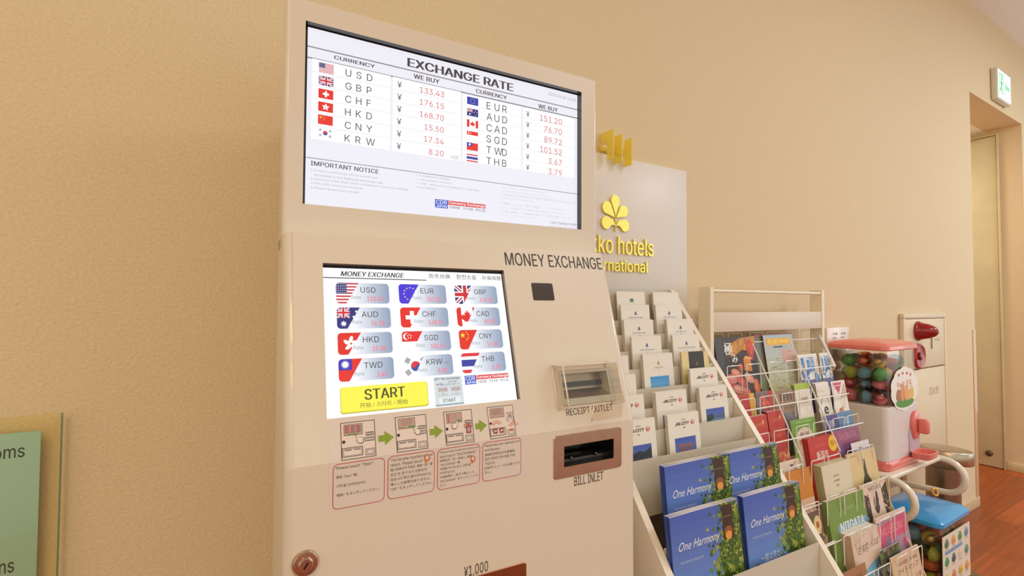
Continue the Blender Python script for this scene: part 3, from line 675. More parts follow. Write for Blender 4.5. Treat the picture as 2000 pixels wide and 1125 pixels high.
# four red bordered text boxes
bx = [(650, 916, 753.5, 983), (757.5, 908, 851.5, 965), (855.5, 890, 941, 945), (945, 872, 1022, 930)]
lines = [['Please touch "Start" .', '', '请按 “Start” 键。', '', '‘시작’을 터치하십시오.', '', '“開始” をタッチしてください。', '', ''],
         ['The bill after inserted will not', 'return. Please touch "OK" .', '插入的纸币不予退还, 请按 “OK” 键.', '삽입 된 청구서가 반환되지', '않습니다‘확인’을터치하십시오.', '挿入した紙幣は戻りません。', '“OK” をタッチしてください。', ''],
         ['Please insert banknote one by one', 'and touch "EXCHANGE" .', '请将纸币一张一张插入, 请按', '“EXCHANGE” 键。', '지폐를 하나씩 넣고 ‘교환’을', '터치하십시오.', '外貨紙幣を一枚ずつ挿入して、', '“EXCHANGE” をタッチしてくだ', 'さい。'],
         ['Please take your Japanese Yen', 'and Receipt.', '请收好您的日元与收据条。', '일본 엔화와 영수증을 가져', '가십시오.', '日本円とレシートをお取りくだ', 'さい。', '']]
B0 = vp2.uv(650, 916); B1 = vp2.uv(1022, 905); bw = (B1[0]-B0[0])/4; bt = .0025; bb = sb-.003
for i in range(4):
    u0 = B0[0]+bw*i; u1 = u0+bw-.004
    vp2.poly(vp2.rr(u0, bt, u1, bb, .007), (196, 84, 84), 1); vp2.poly(vp2.rr(u0+.0011, bt+.0011, u1-.0011, bb-.0011, .006), (225, 211, 201), 2)
    L_ = lines[i]; n_ = len(L_); st = (bb-bt-.006)/max(n_, 8)
    for k, s in enumerate(L_):
        if s:
            vs, fs = text_geo(s); wr = (max(p[0] for p in vs)-min(p[0] for p in vs))
            vp2.text(s, u0+.004, bt+.0035+st*k, h=st*.66, col=(82, 66, 62), L=3, wmax=u1-u0-.007)
    if i in (1, 2):
        cu, cv = u1-.012, bt+.010+(.012 if i == 2 else 0)
        vp2.ell(cu, cv, .0042, .0052, (214, 110, 50), 4); vp2.ell(cu, cv-.0005, .0026, .003, (225, 211, 201), 5); vp2.rect(cu-.003, cv+.004, cu-.0005, cv+.007, (214, 110, 50), 4)
t.part('instruction_sticker', b, 'pale sticker with four drawn steps and red bordered notes', low)

# ---- upper cabinet with rate display
UY, UZ1 = .8215, 1.694
UX0, UX1 = .0545, .6555
b = B(); shell(b, [ring(UY, TOPZ-.02, UX0, UX1, .885, .006), ring(UY, UZ1-.004, UX0, UX1, .885, .006), ring(UY+.004, UZ1, UX0+.003, UX1-.003, .885, .006)], MC)
uO = np.array([UX0+.006, UY, UZ1-.004]); ua = Art(b, uO, UX, VV, 'paper', MF)
h0 = ua.uv(597.3, 40); h1 = ua.uv(1135.5, 448.6); UH = (*h0, *h1)
holed(b, uO, UX, VV, NV, UX1-UX0-.012, UZ1-.004-TOPZ+.02, [(*UH, .014, (40, 36, 34))], MC)
b.add([uO, uO+UX*(UX1-UX0-.012), (UX1-.006, UY+.004, UZ1), (UX0+.006, UY+.004, UZ1)], [(0, 1, 2, 3)], MC, 'enamel')
up = t.part('upper_cabinet', b)
b = B(); sy = UY+.0138
b.box(uO[0]+UH[0]-.003, uO[0]+UH[2]+.003, sy, sy+.012, uO[2]-UH[3]-.003, uO[2]-UH[1]+.003, (16, 16, 18), 'plastic')
a = Art(b, (0, sy, 0), UX, VV, 'screen', MF)
cr = lambda x, y: (540+x*.409, y*.409)
U = lambda x, y: a.uv(*cr(x, y))
l0 = U(150, 128); l1 = (a.uv(1127.5, 200)[0], -(uO[2]-UH[3])+.001)
a.rect(*l0, *l1, (232, 231, 240), 0)
def hl(x0, y0, x1, y1, wd, c):
    p = U(x0, y0); q = U(x1, y1); v = (p[1]+q[1])/2; a.rect(l0[0], v-wd/2, l1[0], v+wd/2, c, 1)
hl(150, 217, 1437, 527, .0022, (140, 138, 142)); hl(150, 270, 1437, 568, .0022, (130, 128, 132)); hl(140, 747, 1437, 930, .0014, (150, 148, 152))
def st(s, x0, y0, x1, y1, c, **k): p = U(x0, y0); q = U(x1, y1); a.text(s, p[0], p[1], q[0], q[1], c, **k)
DG = (66, 60, 62)
st('EXCHANGE RATE', 625, 275, 1130, 438, DG, bold=.03); st('CURRENCY', 275, 264, 470, 327, DG, bold=.02); st('WE BUY', 655, 352, 778, 402, DG, bold=.02)
st('CURRENCY', 952, 424, 1100, 477, DG, bold=.02); st('WE BUY', 1250, 496, 1343, 537, DG, bold=.02); st('2025.04.16 16:06', 1298, 440, 1428, 486, (150, 130, 140))
LR = [('USD', '133.43'), ('GBP', '176.15'), ('CHF', '168.70'), ('HKD', '15.50'), ('CNY', '17.34'), ('KRW', '8.20')]
RR = [('EUR', '151.20'), ('AUD', '76.70'), ('CAD', '89.72'), ('SGD', '101.52'), ('TWD', '3.67'), ('THB', '3.79')]
def column(rows, F0, F5, N0, N5, Y0, Y5, V0, V5, band, band2):
    f0 = np.array([*U(*F0[0]), *U(*F0[1])]); f5 = np.array([*U(*F5[0]), *U(*F5[1])])
    n0 = np.array([*U(*N0[0]), *U(*N0[1])]); n5 = np.array([*U(*N5[0]), *U(*N5[1])])
    y0 = np.array([*U(*Y0[0]), *U(*Y0[1])]); y5 = np.array([*U(*Y5[0]), *U(*Y5[1])])
    r0 = U(*V0); r5 = U(*V5)
    fw = ((f0[2]-f0[0])+(f5[2]-f5[0]))/2; fh = ((f0[3]-f0[1])+(f5[3]-f5[1]))/2
    nh = ((n0[3]-n0[1])+(n5[3]-n5[1]))/2; pitch = (n5[1]-n0[1])/5
    b0, b1 = U(*band[0])[0], U(*band[1])[0]; c0, c1 = U(*band2[0])[0], U(*band2[1])[0]
    for i, (cd, val) in enumerate(rows):
        s = i/5; vv = n0[1]+pitch*i; fu, fv = f0[0]+(f5[0]-f0[0])*s, f0[1]+(f5[1]-f0[1])*s
        a.rect(b0, vv-pitch*.25, b1, vv+pitch*.68, (249, 249, 251), 1); rv = r0[1]+(r5[1]-r0[1])*s
        a.rect(c0, vv-pitch*.25, c1, vv+pitch*.68, (249, 249, 251), 1)
        flag(a, cd, fu, fv, fu+fw, fv+fh, 2)
        tw = n0[2]-n0[0]; cw = tw/2.45
        for j, ch in enumerate(cd): a.text(ch, n0[0]+cw*.85*(j), vv, h=nh*(1 if ch not in 'CGSU' else 1.02), col=(74, 72, 76), L=3, bold=-.012)
        yv = y0[1]+(y5[1]-y0[1])*s; a.text('¥', y0[0], yv, y0[2], yv+(y0[3]-y0[1]), (70, 68, 70), 3)
        a.text(val, r0[0], rv-nh*.88, h=nh*.88, col=(206, 92, 92), L=3, bold=-.01, align='r')
    return nh
column(LR, ((203, 297), (272, 355)), ((197, 608), (268, 666)), ((330, 330), (475, 396)), ((330, 643), (466, 696)), ((577, 388), (598, 422)), ((575, 682), (597, 715)), (800, 467), (799, 749), ((170, 300), (545, 380)), ((556, 380), (880, 470)))
column(RR, ((910, 460), (962, 507)), ((908, 733), (962, 778)), ((1003, 486), (1110, 541)), ((1003, 750), (1115, 803)), ((1192, 530), (1208, 560)), ((1192, 785), (1208, 815)), (1362, 598), (1362, 842), ((890, 450), (1168, 520)), ((1178, 530), (1422, 600)))
st('×100', 832, 741, 868, 762, (90, 88, 90))
st('IMPORTANT NOTICE', 163, 767, 488, 831, DG, bold=.015)
G2 = (168, 164, 172); G3 = (200, 197, 205)
for s, *q in (('1.Currency exchange will be carried out.', 162, 804, 483, 858), ('according to the displayed exchange rate.', 180, 828, 510, 882), ('2.Currency other than what is displayed cannot be handled.', 162, 846, 632, 914), ('3.Dirty bills cannot be handled.', 162, 867, 412, 908), ('4.Please receive your receipt.', 162, 888, 398, 928)): st(s, *q, G2)
for s, *q in (('1. 本兑换按所示汇率兑换。', 667, 831, 830, 862), ('2. 只能兑换屏幕上显示的外汇。', 667, 851, 848, 882), ('3. 污损、破坏以及无法识别的外汇不能兑换。', 667, 869, 970, 916), ('4. 务必领取凭证。', 667, 888, 770, 909)): st(s, *q, G2)
for s, *q in (('1.본 기기에서는 현재의 환율로 환전합니다.', 1073, 890, 1292, 926), ('2.표시된 통화 이외의 외화는 환전할 수 없습니다.', 1073, 906, 1305, 944), ('3.손상되거나 훼손되고 오염된 외화를 취급하지 않습니다.', 1073, 920, 1430, 978), ('4.영수증은 반드시 받아 주세요.', 1073, 940, 1230, 967)): st(s, *q, G3)
for s, *q in (('1. 両替については「現在の両替レート」で行います。', 1070, 964, 1370, 1010), ('2. レート表示された通貨以外の両替はできません。', 1070, 984, 1380, 1028), ('3. 汚損、破損などで認識機が認識できない紙幣は両替できません。', 1070, 1002, 1408, 1048), ('4. レシートは必ずお受け取りください。', 1070, 1021, 1268, 1049)): st(s, *q, G3)
st('Last Updated date', 1308, 1054, 1432, 1083, (130, 126, 134)); st('2025.04.15 10:17', 1303, 1077, 1432, 1096, (150, 146, 154))
def cdr(a, u0, v0, u1, v1, L=2):
    w, h = u1-u0, v1-v0; m = u0+w*.245
    a.rect(u0, v0, m, v1, (50, 82, 190), L); a.rect(m, v0+h*.02, u1, v0+h*.52, (216, 46, 50), L)
    a.text('CDR', u0+w*.02, v0+h*.08, m-w*.02, v0+h*.55, (240, 244, 255), L+1, bold=.006); a.text('JAPAN', u0+w*.02, v0+h*.64, m-w*.02, v1-h*.08, (230, 236, 255), L+1, bold=.02)
    a.text('Currency Exchange', m+w*.01, v0+h*.09, u1-w*.01, v0+h*.48, (255, 245, 245), L+1, bold=.02)
    for s, q0, q1 in (('外貨両替', .27, .48), ('外币兑换', .54, .74), ('환전소을', .79, .99)): a.text(s, u0+w*q0, v0+h*.62, u0+w*q1, v0+h*.95, (70, 64, 66), L+1)
p = U(757, 950); q = U(998, 990); q2 = U(812, 996); cdr(a, p[0], p[1], q[0], q2[1])
t.part('rate_display', b, 'lit exchange rate screen with two columns of currencies', up)

# ---- touch screen
b = B(); dO = PO+UX*SCR[0]+VT*SCR[1]-NT*.0088
b.add([dO+UX*-.002+VT*-.002, dO+UX*-.002+VT*(SCR[3]-SCR[1]+.002), dO+UX*(SCR[2]-SCR[0]+.002)+VT*(SCR[3]-SCR[1]+.002), dO+UX*(SCR[2]-SCR[0]+.002)+VT*-.002], [(0, 1, 2, 3)], (20, 20, 22), 'plastic')
a = Art(b, dO, UX, VT, 'screen', MF, base=2)
sw, sh = SCR[2]-SCR[0], SCR[3]-SCR[1]
cq = lambda x, y: (630+x*.2756, 510+y*.2756)
U = lambda x, y: a.uv(*cq(x, y))
a.rect(.0006, .0042, sw-.0015, sh, (247, 247, 250), 0)
BK2 = (48, 46, 48)
st('MONEY EXCHANGE', 126, 71, 580, 119, BK2, shear=.25, bold=.02)
p = U(8, 117); q = U(735, 135); a.rect(.0006, (p[1]+q[1])/2-.0007, q[0], (p[1]+q[1])/2+.0007, BK2, 1)
st('货币兑换', 748, 90, 905, 126, BK2); st('환전소을', 945, 95, 1090, 133, BK2); st('外貨両替', 1127, 104, 1265, 138, BK2)
GR = [[('USD', '133.43'), ('EUR', '151.20'), ('GBP', '176.15')], [('AUD', '76.70'), ('CHF', '168.70'), ('CAD', '89.72')], [('HKD', '15.50'), ('SGD', '101.52'), ('CNY', '17.34')], [('TWD', '3.67'), ('KRW', '8.20'), ('THB', '3.79')]]
k00 = np.array(U(92, 153)); k00b = np.array(U(480, 291)); k32 = np.array(U(978, 655)); k32b = np.array(U(1300, 786))
bs = ((k00b-k00)+(k32b-k32))/2
for r_ in range(4):
    for c_ in range(3):
        cd, val = GR[r_][c_]
        u0 = k00[0]+(k32[0]-k00[0])*c_/2; v0 = k00[1]+(k32[1]-k00[1])*r_/3; w, h = bs; u1, v1 = u0+w, v0+h
        body = a.rr(u0, v0, u1, v1, h*.17)
        a.hgrad(body, u0+w*.25, u1, (250, 251, 254), (142, 158, 184), 1, 16)
        fp = clip_poly(body, [(u0-.001, v0-.001), (u0+w*.43, v0-.001), (u0+w*.175, v1+.001), (u0-.001, v1+.001)])
        a.poly(fp, (250, 250, 250), 2)
        flag(a, cd, u0, v0, u0+w*.47, v1, 3, fp)
        a.text(cd, u0+w*.45, v0+h*.2, h=h*.27, col=(44, 44, 52), L=4)
        a.text('Rate', u0+w*.27, v0+h*.61, h=h*.17, col=(150, 158, 172), L=4)
        a.text(val, u0+w*.87, v0+h*.66, h=h*.22, col=(250, 100, 118), L=4, align='r', bold=.012, wmax=w*.05*len(val))
        if cd == 'KRW': a.text('×100', u0+w*.78, v0+h*.36, h=h*.1, col=(90, 96, 110), L=4)
p = U(122, 897); q = U(753, 1020); u0, v0, u1, v1 = *p, *q
a.rrect(u0, v0, u1, v1+.0012, .004, (196, 186, 40), 1); a.rrect(u0+.0008, v0, u1-.0008, v1-.0008, .004, (246, 238, 72), 2)
w, h = u1-u0, v1-v0
a.text('START', u0+w*.26, v0+h*.14, u0+w*.725, v0+h*.56, (74, 66, 22), 3, bold=.02)
a.text('开始 / 스타트 / 開始', u0+w*.205, v0+h*.66, u0+w*.75, v0+h*.86, (92, 84, 40), 3)
p = U(785, 826); q = U(1003, 1012); u0, v0, u1, v1 = *p, *q; w, h = u1-u0, v1-v0
a.rect(u0, v0, u1, v1, (205, 216, 216), 1); a.rect(u0, v1-h*.06, u1, v1, (150, 165, 172), 2)
a.text('JPY Yen exchange', u0+w*.02, v0+h*.02, u1-w*.08, v0+h*.13, (50, 56, 60), 3, bold=.01)
a.text('日本円両替', u0+w*.5, v0+h*.15, u1-w*.2, v0+h*.22, (80, 86, 92), 3); a.text('日元兑换 일본 엔', u0+w*.26, v0+h*.24, u1-w*.12, v0+h*.31, (90, 96, 104), 3)
a.ell(u0+w*.12, v0+h*.25, w*.03, w*.03, (220, 60, 60), 3, 10); a.rect(u0+w*.17, v0+h*.21, u0+w*.3, v0+h*.29, (150, 176, 214), 2)
for x, s in ((.12, 'JPY 10000'), (.58, 'JPY 5000')):
    a.rect(u0+w*x, v0+h*.36, u0+w*(x+.34), v0+h*.52, (196, 178, 176), 2); a.text(s, u0+w*(x+.03), v0+h*.42, u0+w*(x+.31), v0+h*.48, (110, 96, 96), 3)
    a.text('JPY 1,000×10', u0+w*(x-.02), v0+h*.6, u0+w*(x+.34), v0+h*.66, (100, 106, 110), 3); a.line((u0+w*(x+.17), v0+h*.53), (u0+w*(x+.17), v0+h*.59), .0007, (160, 90, 90), 3)
a.rrect(u0+w*.12, v0+h*.72, u1-w*.1, v0+h*.93, .003, (226, 232, 232), 2); a.text('START', u0+w*.26, v0+h*.76, u0+w*.72, v0+h*.88, (60, 60, 66), 3, bold=.01)
p = U(1005, 814); q = U(1317, 830); q2 = U(1010, 877); cdr(a, p[0], p[1], q[0], q2[1])
t.part('touch_screen', b, 'lit touch screen with twelve currency buttons and yellow start button', low)

# ---- camera window, receipt outlet, bill inlet, cash outlet, lock
b = B(); a = Art(b, PO, UX, VT, 'plastic', MF, lift=.0004); u0, v0 = a.uv(1037, 552.5); u1, v1 = a.uv(1083.5, 587)
a.poly(a.rr(u0, v0, u1, v1, .003), (74, 62, 56), 0); a.poly(a.rr(u0+.0008, v0+.0008, u1-.0008, v1-.0008, .0025), (62, 50, 44), 1)
t.part('sensor_window', b, 'small dark brown sensor window', low)
def plate(b, O, vy, n, u0, v0, u1, v1, hole, r, th, col, mat, inner):
    """rounded frame plate with a rectangular hole, th thick"""
    O = np.array(O); n = np.array(n); out = []; N = 6
    for cx, cy, a0 in ((u0+r, v0+r, 180), (u1-r, v0+r, 270), (u1-r, v1-r, 0), (u0+r, v1-r, 90)):
        for k in range(N+1): an = R(a0+90*k/N); out.append((cx+r*math.cos(an), cy+r*math.sin(an)))
    hc = [(hole[0], hole[1]), (hole[2], hole[1]), (hole[2], hole[3]), (hole[0], hole[3])]
    P = lambda q, d: O+UX*q[0]+vy*q[1]+n*d
    m = len(out); e = .0008; A0 = 3*m; A1 = 3*m+4
    ins = [((q[0]-(u0+u1)/2)*(1-2*e/(u1-u0))+(u0+u1)/2, (q[1]-(v0+v1)/2)*(1-2*e/(v1-v0))+(v0+v1)/2) for q in out]
    vs = [P(q, .0002) for q in out]+[P(q, th-e) for q in out]+[P(q, th) for q in ins]+[P(q, th) for q in hc]+[P(q, -.001) for q in hc]
    fs = []
    for i in range(m):
        j = (i+1) % m; c = i//(N+1); cn = j//(N+1)
        for k in range(2): fs.append((k*m+j, k*m+i, (k+1)*m+i, (k+1)*m+j))
        fs.append((2*m+j, 2*m+i, A0+c) if c == cn else (2*m+j, 2*m+i, A0+c, A0+cn))
    b.add(vs, fs, col, mat); b.add(vs, [(A0+(i+1) % 4, A0+i, A1+i, A1+(i+1) % 4) for i in range(4)], inner, mat)
STEEL = (200, 188, 172)
u0, v0 = tp.uv(1089.5, 725); u1, v1 = tp.uv(1203, 778)
b = B(); plate(b, PO, VT, NT, u0, v0, u1, v1+.004, RCP, .005, .0014, STEEL, 'metal', (225, 220, 210))
rb = PO-NT*.0215; a = Art(b, rb, UX, VT, 'metal', MF)
a.rect(*RCP, (176, 160, 145), 0); w = RCP[2]-RCP[0]; h = RCP[3]-RCP[1]
b.box(0, 1, 0, 1, 0, 1, (28, 26, 26), 'plastic', M=Matrix(((w*.98, 0, 0, rb[0]+RCP[0]+w*.01), (0, -NT[1]*-.004, VT[1]*h*.22, rb[1]+VT[1]*(RCP[1]+h*.3)), (0, -NT[2]*-.004, VT[2]*h*.22, rb[2]+VT[2]*(RCP[1]+h*.3)), (0, 0, 0, 1))))
q = [rb+UX*RCP[0]+VT*(RCP[1]+h*.62)+NT*.001, rb+UX*RCP[2]+VT*(RCP[1]+h*.62)+NT*.001, rb+UX*RCP[2]+VT*RCP[3]+NT*.02, rb+UX*RCP[0]+VT*RCP[3]+NT*.02]
b.add(q, [(0, 3, 2, 1)], (205, 190, 172), 'metal'); rp = t.part('receipt_outlet', b, 'steel framed receipt slot', low)
# clear acrylic hood over the receipt outlet
b = B(); c0 = tp.uv(1077, 714); c1 = tp.uv(1196, 790); CL = (252, 249, 244); D = .034; th = .003
P = lambda u, v, d: PO+UX*u+VT*v+NT*d
def slab(b, pts, vec): b.ext([tuple(p) for p in pts], tuple(vec), CL, 'glass')
v1h = c1[1]
slab(b, [P(c0[0], c0[1], .0005), P(c1[0], c0[1], .0005), P(c1[0], c0[1]+.006, D), P(c0[0], c0[1]+.006, D)], VT*th)
slab(b, [P(c0[0], c0[1]+.003, .0005), P(c0[0], c0[1]+.009, D), P(c0[0], v1h, D), P(c0[0], v1h, .0005)], UX*th)
slab(b, [P(c1[0]-th, c0[1]+.003, .0005), P(c1[0]-th, c0[1]+.009, D), P(c1[0]-th, v1h, D), P(c1[0]-th, v1h, .0005)], UX*th)
slab(b, [P(c0[0]+th, c0[1]+.009, D-th), P(c1[0]-th, c0[1]+.009, D-th), P(c1[0]-th, v1h, D-th), P(c0[0]+th, v1h, D-th)], NT*th)
slab(b, [P(c0[0]+.05, v1h, D-th), P(c1[0]-th, v1h, D-th), P(c1[0]-th, v1h+.024, D-.014), P(c0[0]+.05, v1h+.024, D-.014)], NT*th)
ed = (255, 252, 246)
for p_, q_ in (((c0[0], c0[1]+.006, D), (c1[0], c0[1]+.006, D)), ((c0[0], c0[1]+.006, D), (c0[0], v1h, D)), ((c1[0], c0[1]+.006, D), (c1[0], v1h, D)), ((c0[0], c0[1], .001), (c0[0], c0[1]+.006, D)), ((c1[0], c0[1], .001), (c1[0], c0[1]+.006, D)), ((c0[0], c0[1]+.003, .001), (c0[0], v1h, .001)), ((c1[0], c0[1]+.003, .001), (c1[0], v1h, .001)), ((c0[0]+.05, v1h, D), (c0[0]+.05, v1h+.024, D-.012))):
    b.tube([P(*p_), P(*q_)], .0012, ed, 'frosted', 6)
t.part('acrylic_hood', b, 'clear acrylic hood over the receipt slot', rp)
u0, v0 = vp.uv(1081, 851); u1, v1 = vp.uv(1213.5, 912); _, vb = vp.uv(1082, 937)
BRZ = (204, 178, 156)
b = B(); plate(b, PV, VV, NV, u0, (v0+vp.uv(1213, 833)[1])/2, u1, (v1+vb)/2, BIN, .006, .0014, BRZ, 'metal', (220, 205, 190))
a = Art(b, PV-NV*.049, UX, VV, 'plastic', MF); a.rect(*BIN, (20, 18, 18), 0)
w = BIN[2]-BIN[0]; h = BIN[3]-BIN[1]
b.box(PV[0]+BIN[0], PV[0]+BIN[2], PV[1]+.012, PV[1]+.04, PV[2]-BIN[3], PV[2]-BIN[3]+h*.22, (44, 38, 36), 'plastic', .001)
for f in (.2, .7): b.lathe([(0, 0), (.0035, 0), (.003, .003), (0, .004)], (90, 76, 72), 'chrome', 14, Matrix.Translation((PV[0]+BIN[0]+w*f, PV[1]+.011, PV[2]-BIN[3]+h*.28)) @ Matrix.Rotation(R(90), 4, 'X'))
t.part('bill_inlet', b, 'bronze framed bill slot with dark mouth', low)
b = B(); plate(b, PV, VV, NV, *COP, COH, .006, .0014, (176, 124, 88), 'metal', (210, 190, 170))
a = Art(b, PV-NV*.039, UX, VV, 'plastic', MF); a.rect(*COH, (60, 46, 40), 0)
t.part('cash_outlet', b, 'brown metal framed note tray', low)
lk = vp.uv(596, 1099); LP = PV+UX*lk[0]+VV*lk[1]
LM = Matrix.Translation(LP) @ Matrix.Rotation(R(90), 4, 'X')
b = B(); b.lathe([(0, .0002), (.0165, .0002), (.0165, .003), (.0145, .0055), (.0095, .006), (.009, .0085), (.008, .0095), (0, .0095)], (206, 182, 166), 'chrome', 36, LM)
b.box(-.0012, .0012, -.0045, .0045, .0094, .0098, (20, 14, 12), 'plastic', M=LM @ Matrix.Rotation(R(-35), 4, 'Z')); t.part('key_lock', b, 'round chrome key lock', low)

# ================================================================== printed things: booklets and leaflets
rng = random.Random(7)
def leaflet_mesh(name, w, h, art, col=(240, 232, 222), th=.0016):
    """three panel folded leaflet; front at y=0 facing -y, lower left corner at the origin"""
    b = B(); t = .0002
    c = [(0, t), (w, t), (w-.0006, th*.45), (.0012, th*.5), (.0018, th*.9), (w*.985, th)]
    fr = [(x, y-t) for x, y in c]; bk = [(x, y+t) for x, y in c]
    n = len(c); vs = []
    for z in (0, h): vs += [(x, y, z) for x, y in fr]+[(x, y, z) for x, y in bk]
    fs = []; o = 2*n
    for i in range(n-1):
        fs += [(i, i+1, o+i+1, o+i), (n+i+1, n+i, o+n+i, o+n+i+1), (i, n+i, n+i+1, i+1), (o+i, o+i+1, o+n+i+1, o+n+i)]
    fs += [(0, o, o+n, n), (n-1, 2*n-1, o+2*n-1, o+n-1)]
    b.add(vs, fs, col, 'paper'); a = Art(b, (0, 0, h), (1, 0, 0), (0, 0, -1), 'paper', base=2); a.clip = [(.0001, .0001), (w-.0001, .0001), (w-.0001, h-.0001), (.0001, h-.0001)]; art(a, w, h); a.clip = None
    return b.mesh(name)
def book_mesh(name, w, h, th, art, spine=(60, 90, 160), back=(230, 225, 218), bulge=.0, page=(242, 234, 224)):
    """bound booklet, spine on the left: covers, spine and a page block set back from three edges"""
    b = B(); N = 8; c = .0004
    yb = lambda s: th+bulge*math.sin(math.pi*min(1, s*1.15))**1.0 if bulge else th
    F = [(w*k/N, 0) for k in range(N+1)]; K = [(w*k/N, yb(k/N)) for k in range(N+1)]
    Fi = [(x, c) for x, _ in F]; Ki = [(x, y-c) for x, y in K]
    # cover sheet wraps front - spine - back as one strip
    outer = F[::-1]+K; inner = Fi[::-1]+Ki; inner = [(max(x, c), y) for x, y in inner]
    m = len(outer); vs = []
    for z in (0, h): vs += [(x, y, z) for x, y in outer]+[(x, y, z) for x, y in inner]
    o = 2*m
    for i in range(m-1):
        col = spine if i == N else (back if i > N else spine)
        b.add([vs[i], vs[i+1], vs[o+i+1], vs[o+i]], [(3, 2, 1, 0)], col, 'paper')
        b.add([vs[m+i], vs[m+i+1], vs[o+m+i+1], vs[o+m+i]], [(0, 1, 2, 3)], page, 'paper')
        b.add([vs[o+i], vs[o+i+1], vs[o+m+i+1], vs[o+m+i]], [(0, 1, 2, 3)], page, 'paper')
    e = .0008; pl = [(x if x > c else c, y) for x, y in Fi]+[(x if x > c else c, y) for x, y in Ki[::-1]]
    pl = [(min(x, w-e), y) for x, y in pl]
    b.ext([(x, y, e) for x, y in pl], (0, 0, h-2*e), page, 'paper')
    a = Art(b, (0, 0, h), (1, 0, 0), (0, 0, -1), 'paper'); a.clip = [(0, 0), (w, 0), (w, h), (0, h)]; art(a, w, h); a.clip = None
    return b.mesh(name)
def place(name, me, fr, x, y, z, lean, label, cat, group=None, rz=0., tilt=0.):
    o = bpy.data.objects.new(name, me); COL.objects.link(o)
    o.matrix_world = fr.M @ Matrix.Translation((x, y, z)) @ Matrix.Rotation(rz, 4, 'Z') @ Matrix.Rotation(-lean, 4, 'X') @ Matrix.Rotation(tilt, 4, 'Y')
    return tag(o, label, cat, group)
def stack(name, me, fr, x, y, z, lean, n, step, front, behind, cat, group, jit=.0012):
    """front piece and the ones behind it, each an object"""
    o = place(name, me, fr, x, y, z, lean, front, cat, group)
    for k in range(1, n):
        c = o.copy(); COL.objects.link(c); c['label'] = behind
        c.matrix_world = fr.M @ Matrix.Translation((x+rng.uniform(-jit, jit), y+step*k, z+.0001)) @ Matrix.Rotation(-lean, 4, 'X')
    return o

# ================================================================== white tiered leaflet rack
GY = (214, 203, 188)
RKX0, RKX1 = .745, 1.19
t = Thing('leaflet_rack', 'white stepped leaflet rack with sloping side panels beside the exchange machine', 'brochure rack', (.97, .8, 0), MF)
prof = [(.44, 0), (.44, .352), (1.124, 1.262), (1.135, 1.265), (1.135, 0)]
for x in (RKX0-.018, RKX1):
    b = B(); b.ext([(x, y, z) for y, z in prof][::-1], (.0175, 0, 0), (236, 222, 204)); t.part('side_panel', b)
LIPS = [(.832, .872), (.868, .920), (.900, .964), (.932, 1.006), (.966, 1.050), (.998, 1.093), (1.029, 1.134), (1.059, 1.172)]
SHELF = [z-.125 for _, z in LIPS]
def tier(y, ztop, zbase, depth):
    b = B(); b.ext([(RKX0+.001, y, zbase-.003), (RKX0+.001, y, ztop), (RKX0+.001, y+.002, ztop), (RKX0+.001, y+.002, zbase), (RKX0+.001, y+depth, zbase), (RKX0+.001, y+depth, zbase-.003)], (RKX1-RKX0-.002, 0, 0), GY); t.part('tier', b)
for k, (y, z) in enumerate(LIPS): tier(y, z, SHELF[k], .0295)
tier(.723, .735, .585, .107); tier(.675, .668, .508, .046); tier(.60, .572, .43, .073); tier(.52, .46, .33, .078)
b = B(); b.box(RKX0+.001, RKX1-.001, 1.10, 1.104, .3, 1.25, GY); t.part('back_panel', b)
b = B(); b.box(RKX0+.001, RKX1-.001, .45, .462, .02, .33, GY); t.part('kick_panel', b)

INK = (120, 112, 118); NAVY = (66, 82, 140)
def tree_mark(a, u, v, s, col):
    for k in range(3):
        q = s*(.5+.22*k)
        a.line((u, v-s*.9+k*s*.55), (u-q, v-s*.1+k*s*.5), s*.26, col, 1); a.line((u, v-s*.9+k*s*.55), (u+q, v-s*.1+k*s*.5), s*.26, col, 1)
    a.line((u, v-s*.8), (u, v+s*1.4), s*.22, col, 1)
def art_tree(line, col=NAVY):
    def f(a, w, h):
        tree_mark(a, w*.5, h*.115, w*.05, col); a.text(line, w*.5, h*.165, h=h*.016, col=INK, align='c', wmax=w*.72); a.text('ホテル', w*.5, h*.2, h=h*.011, col=INK, align='c')
    return f
def art_green(a, w, h):
    a.rect(w*.45, h*.1, w*.58, h*.125, (60, 110, 170), 1); a.rect(w*.45, h*.125, w*.58, h*.15, (110, 170, 60), 1)
def art_blank(a, w, h): a.rect(w*.35, h*.5, w*.65, h*.52, INK, 1)
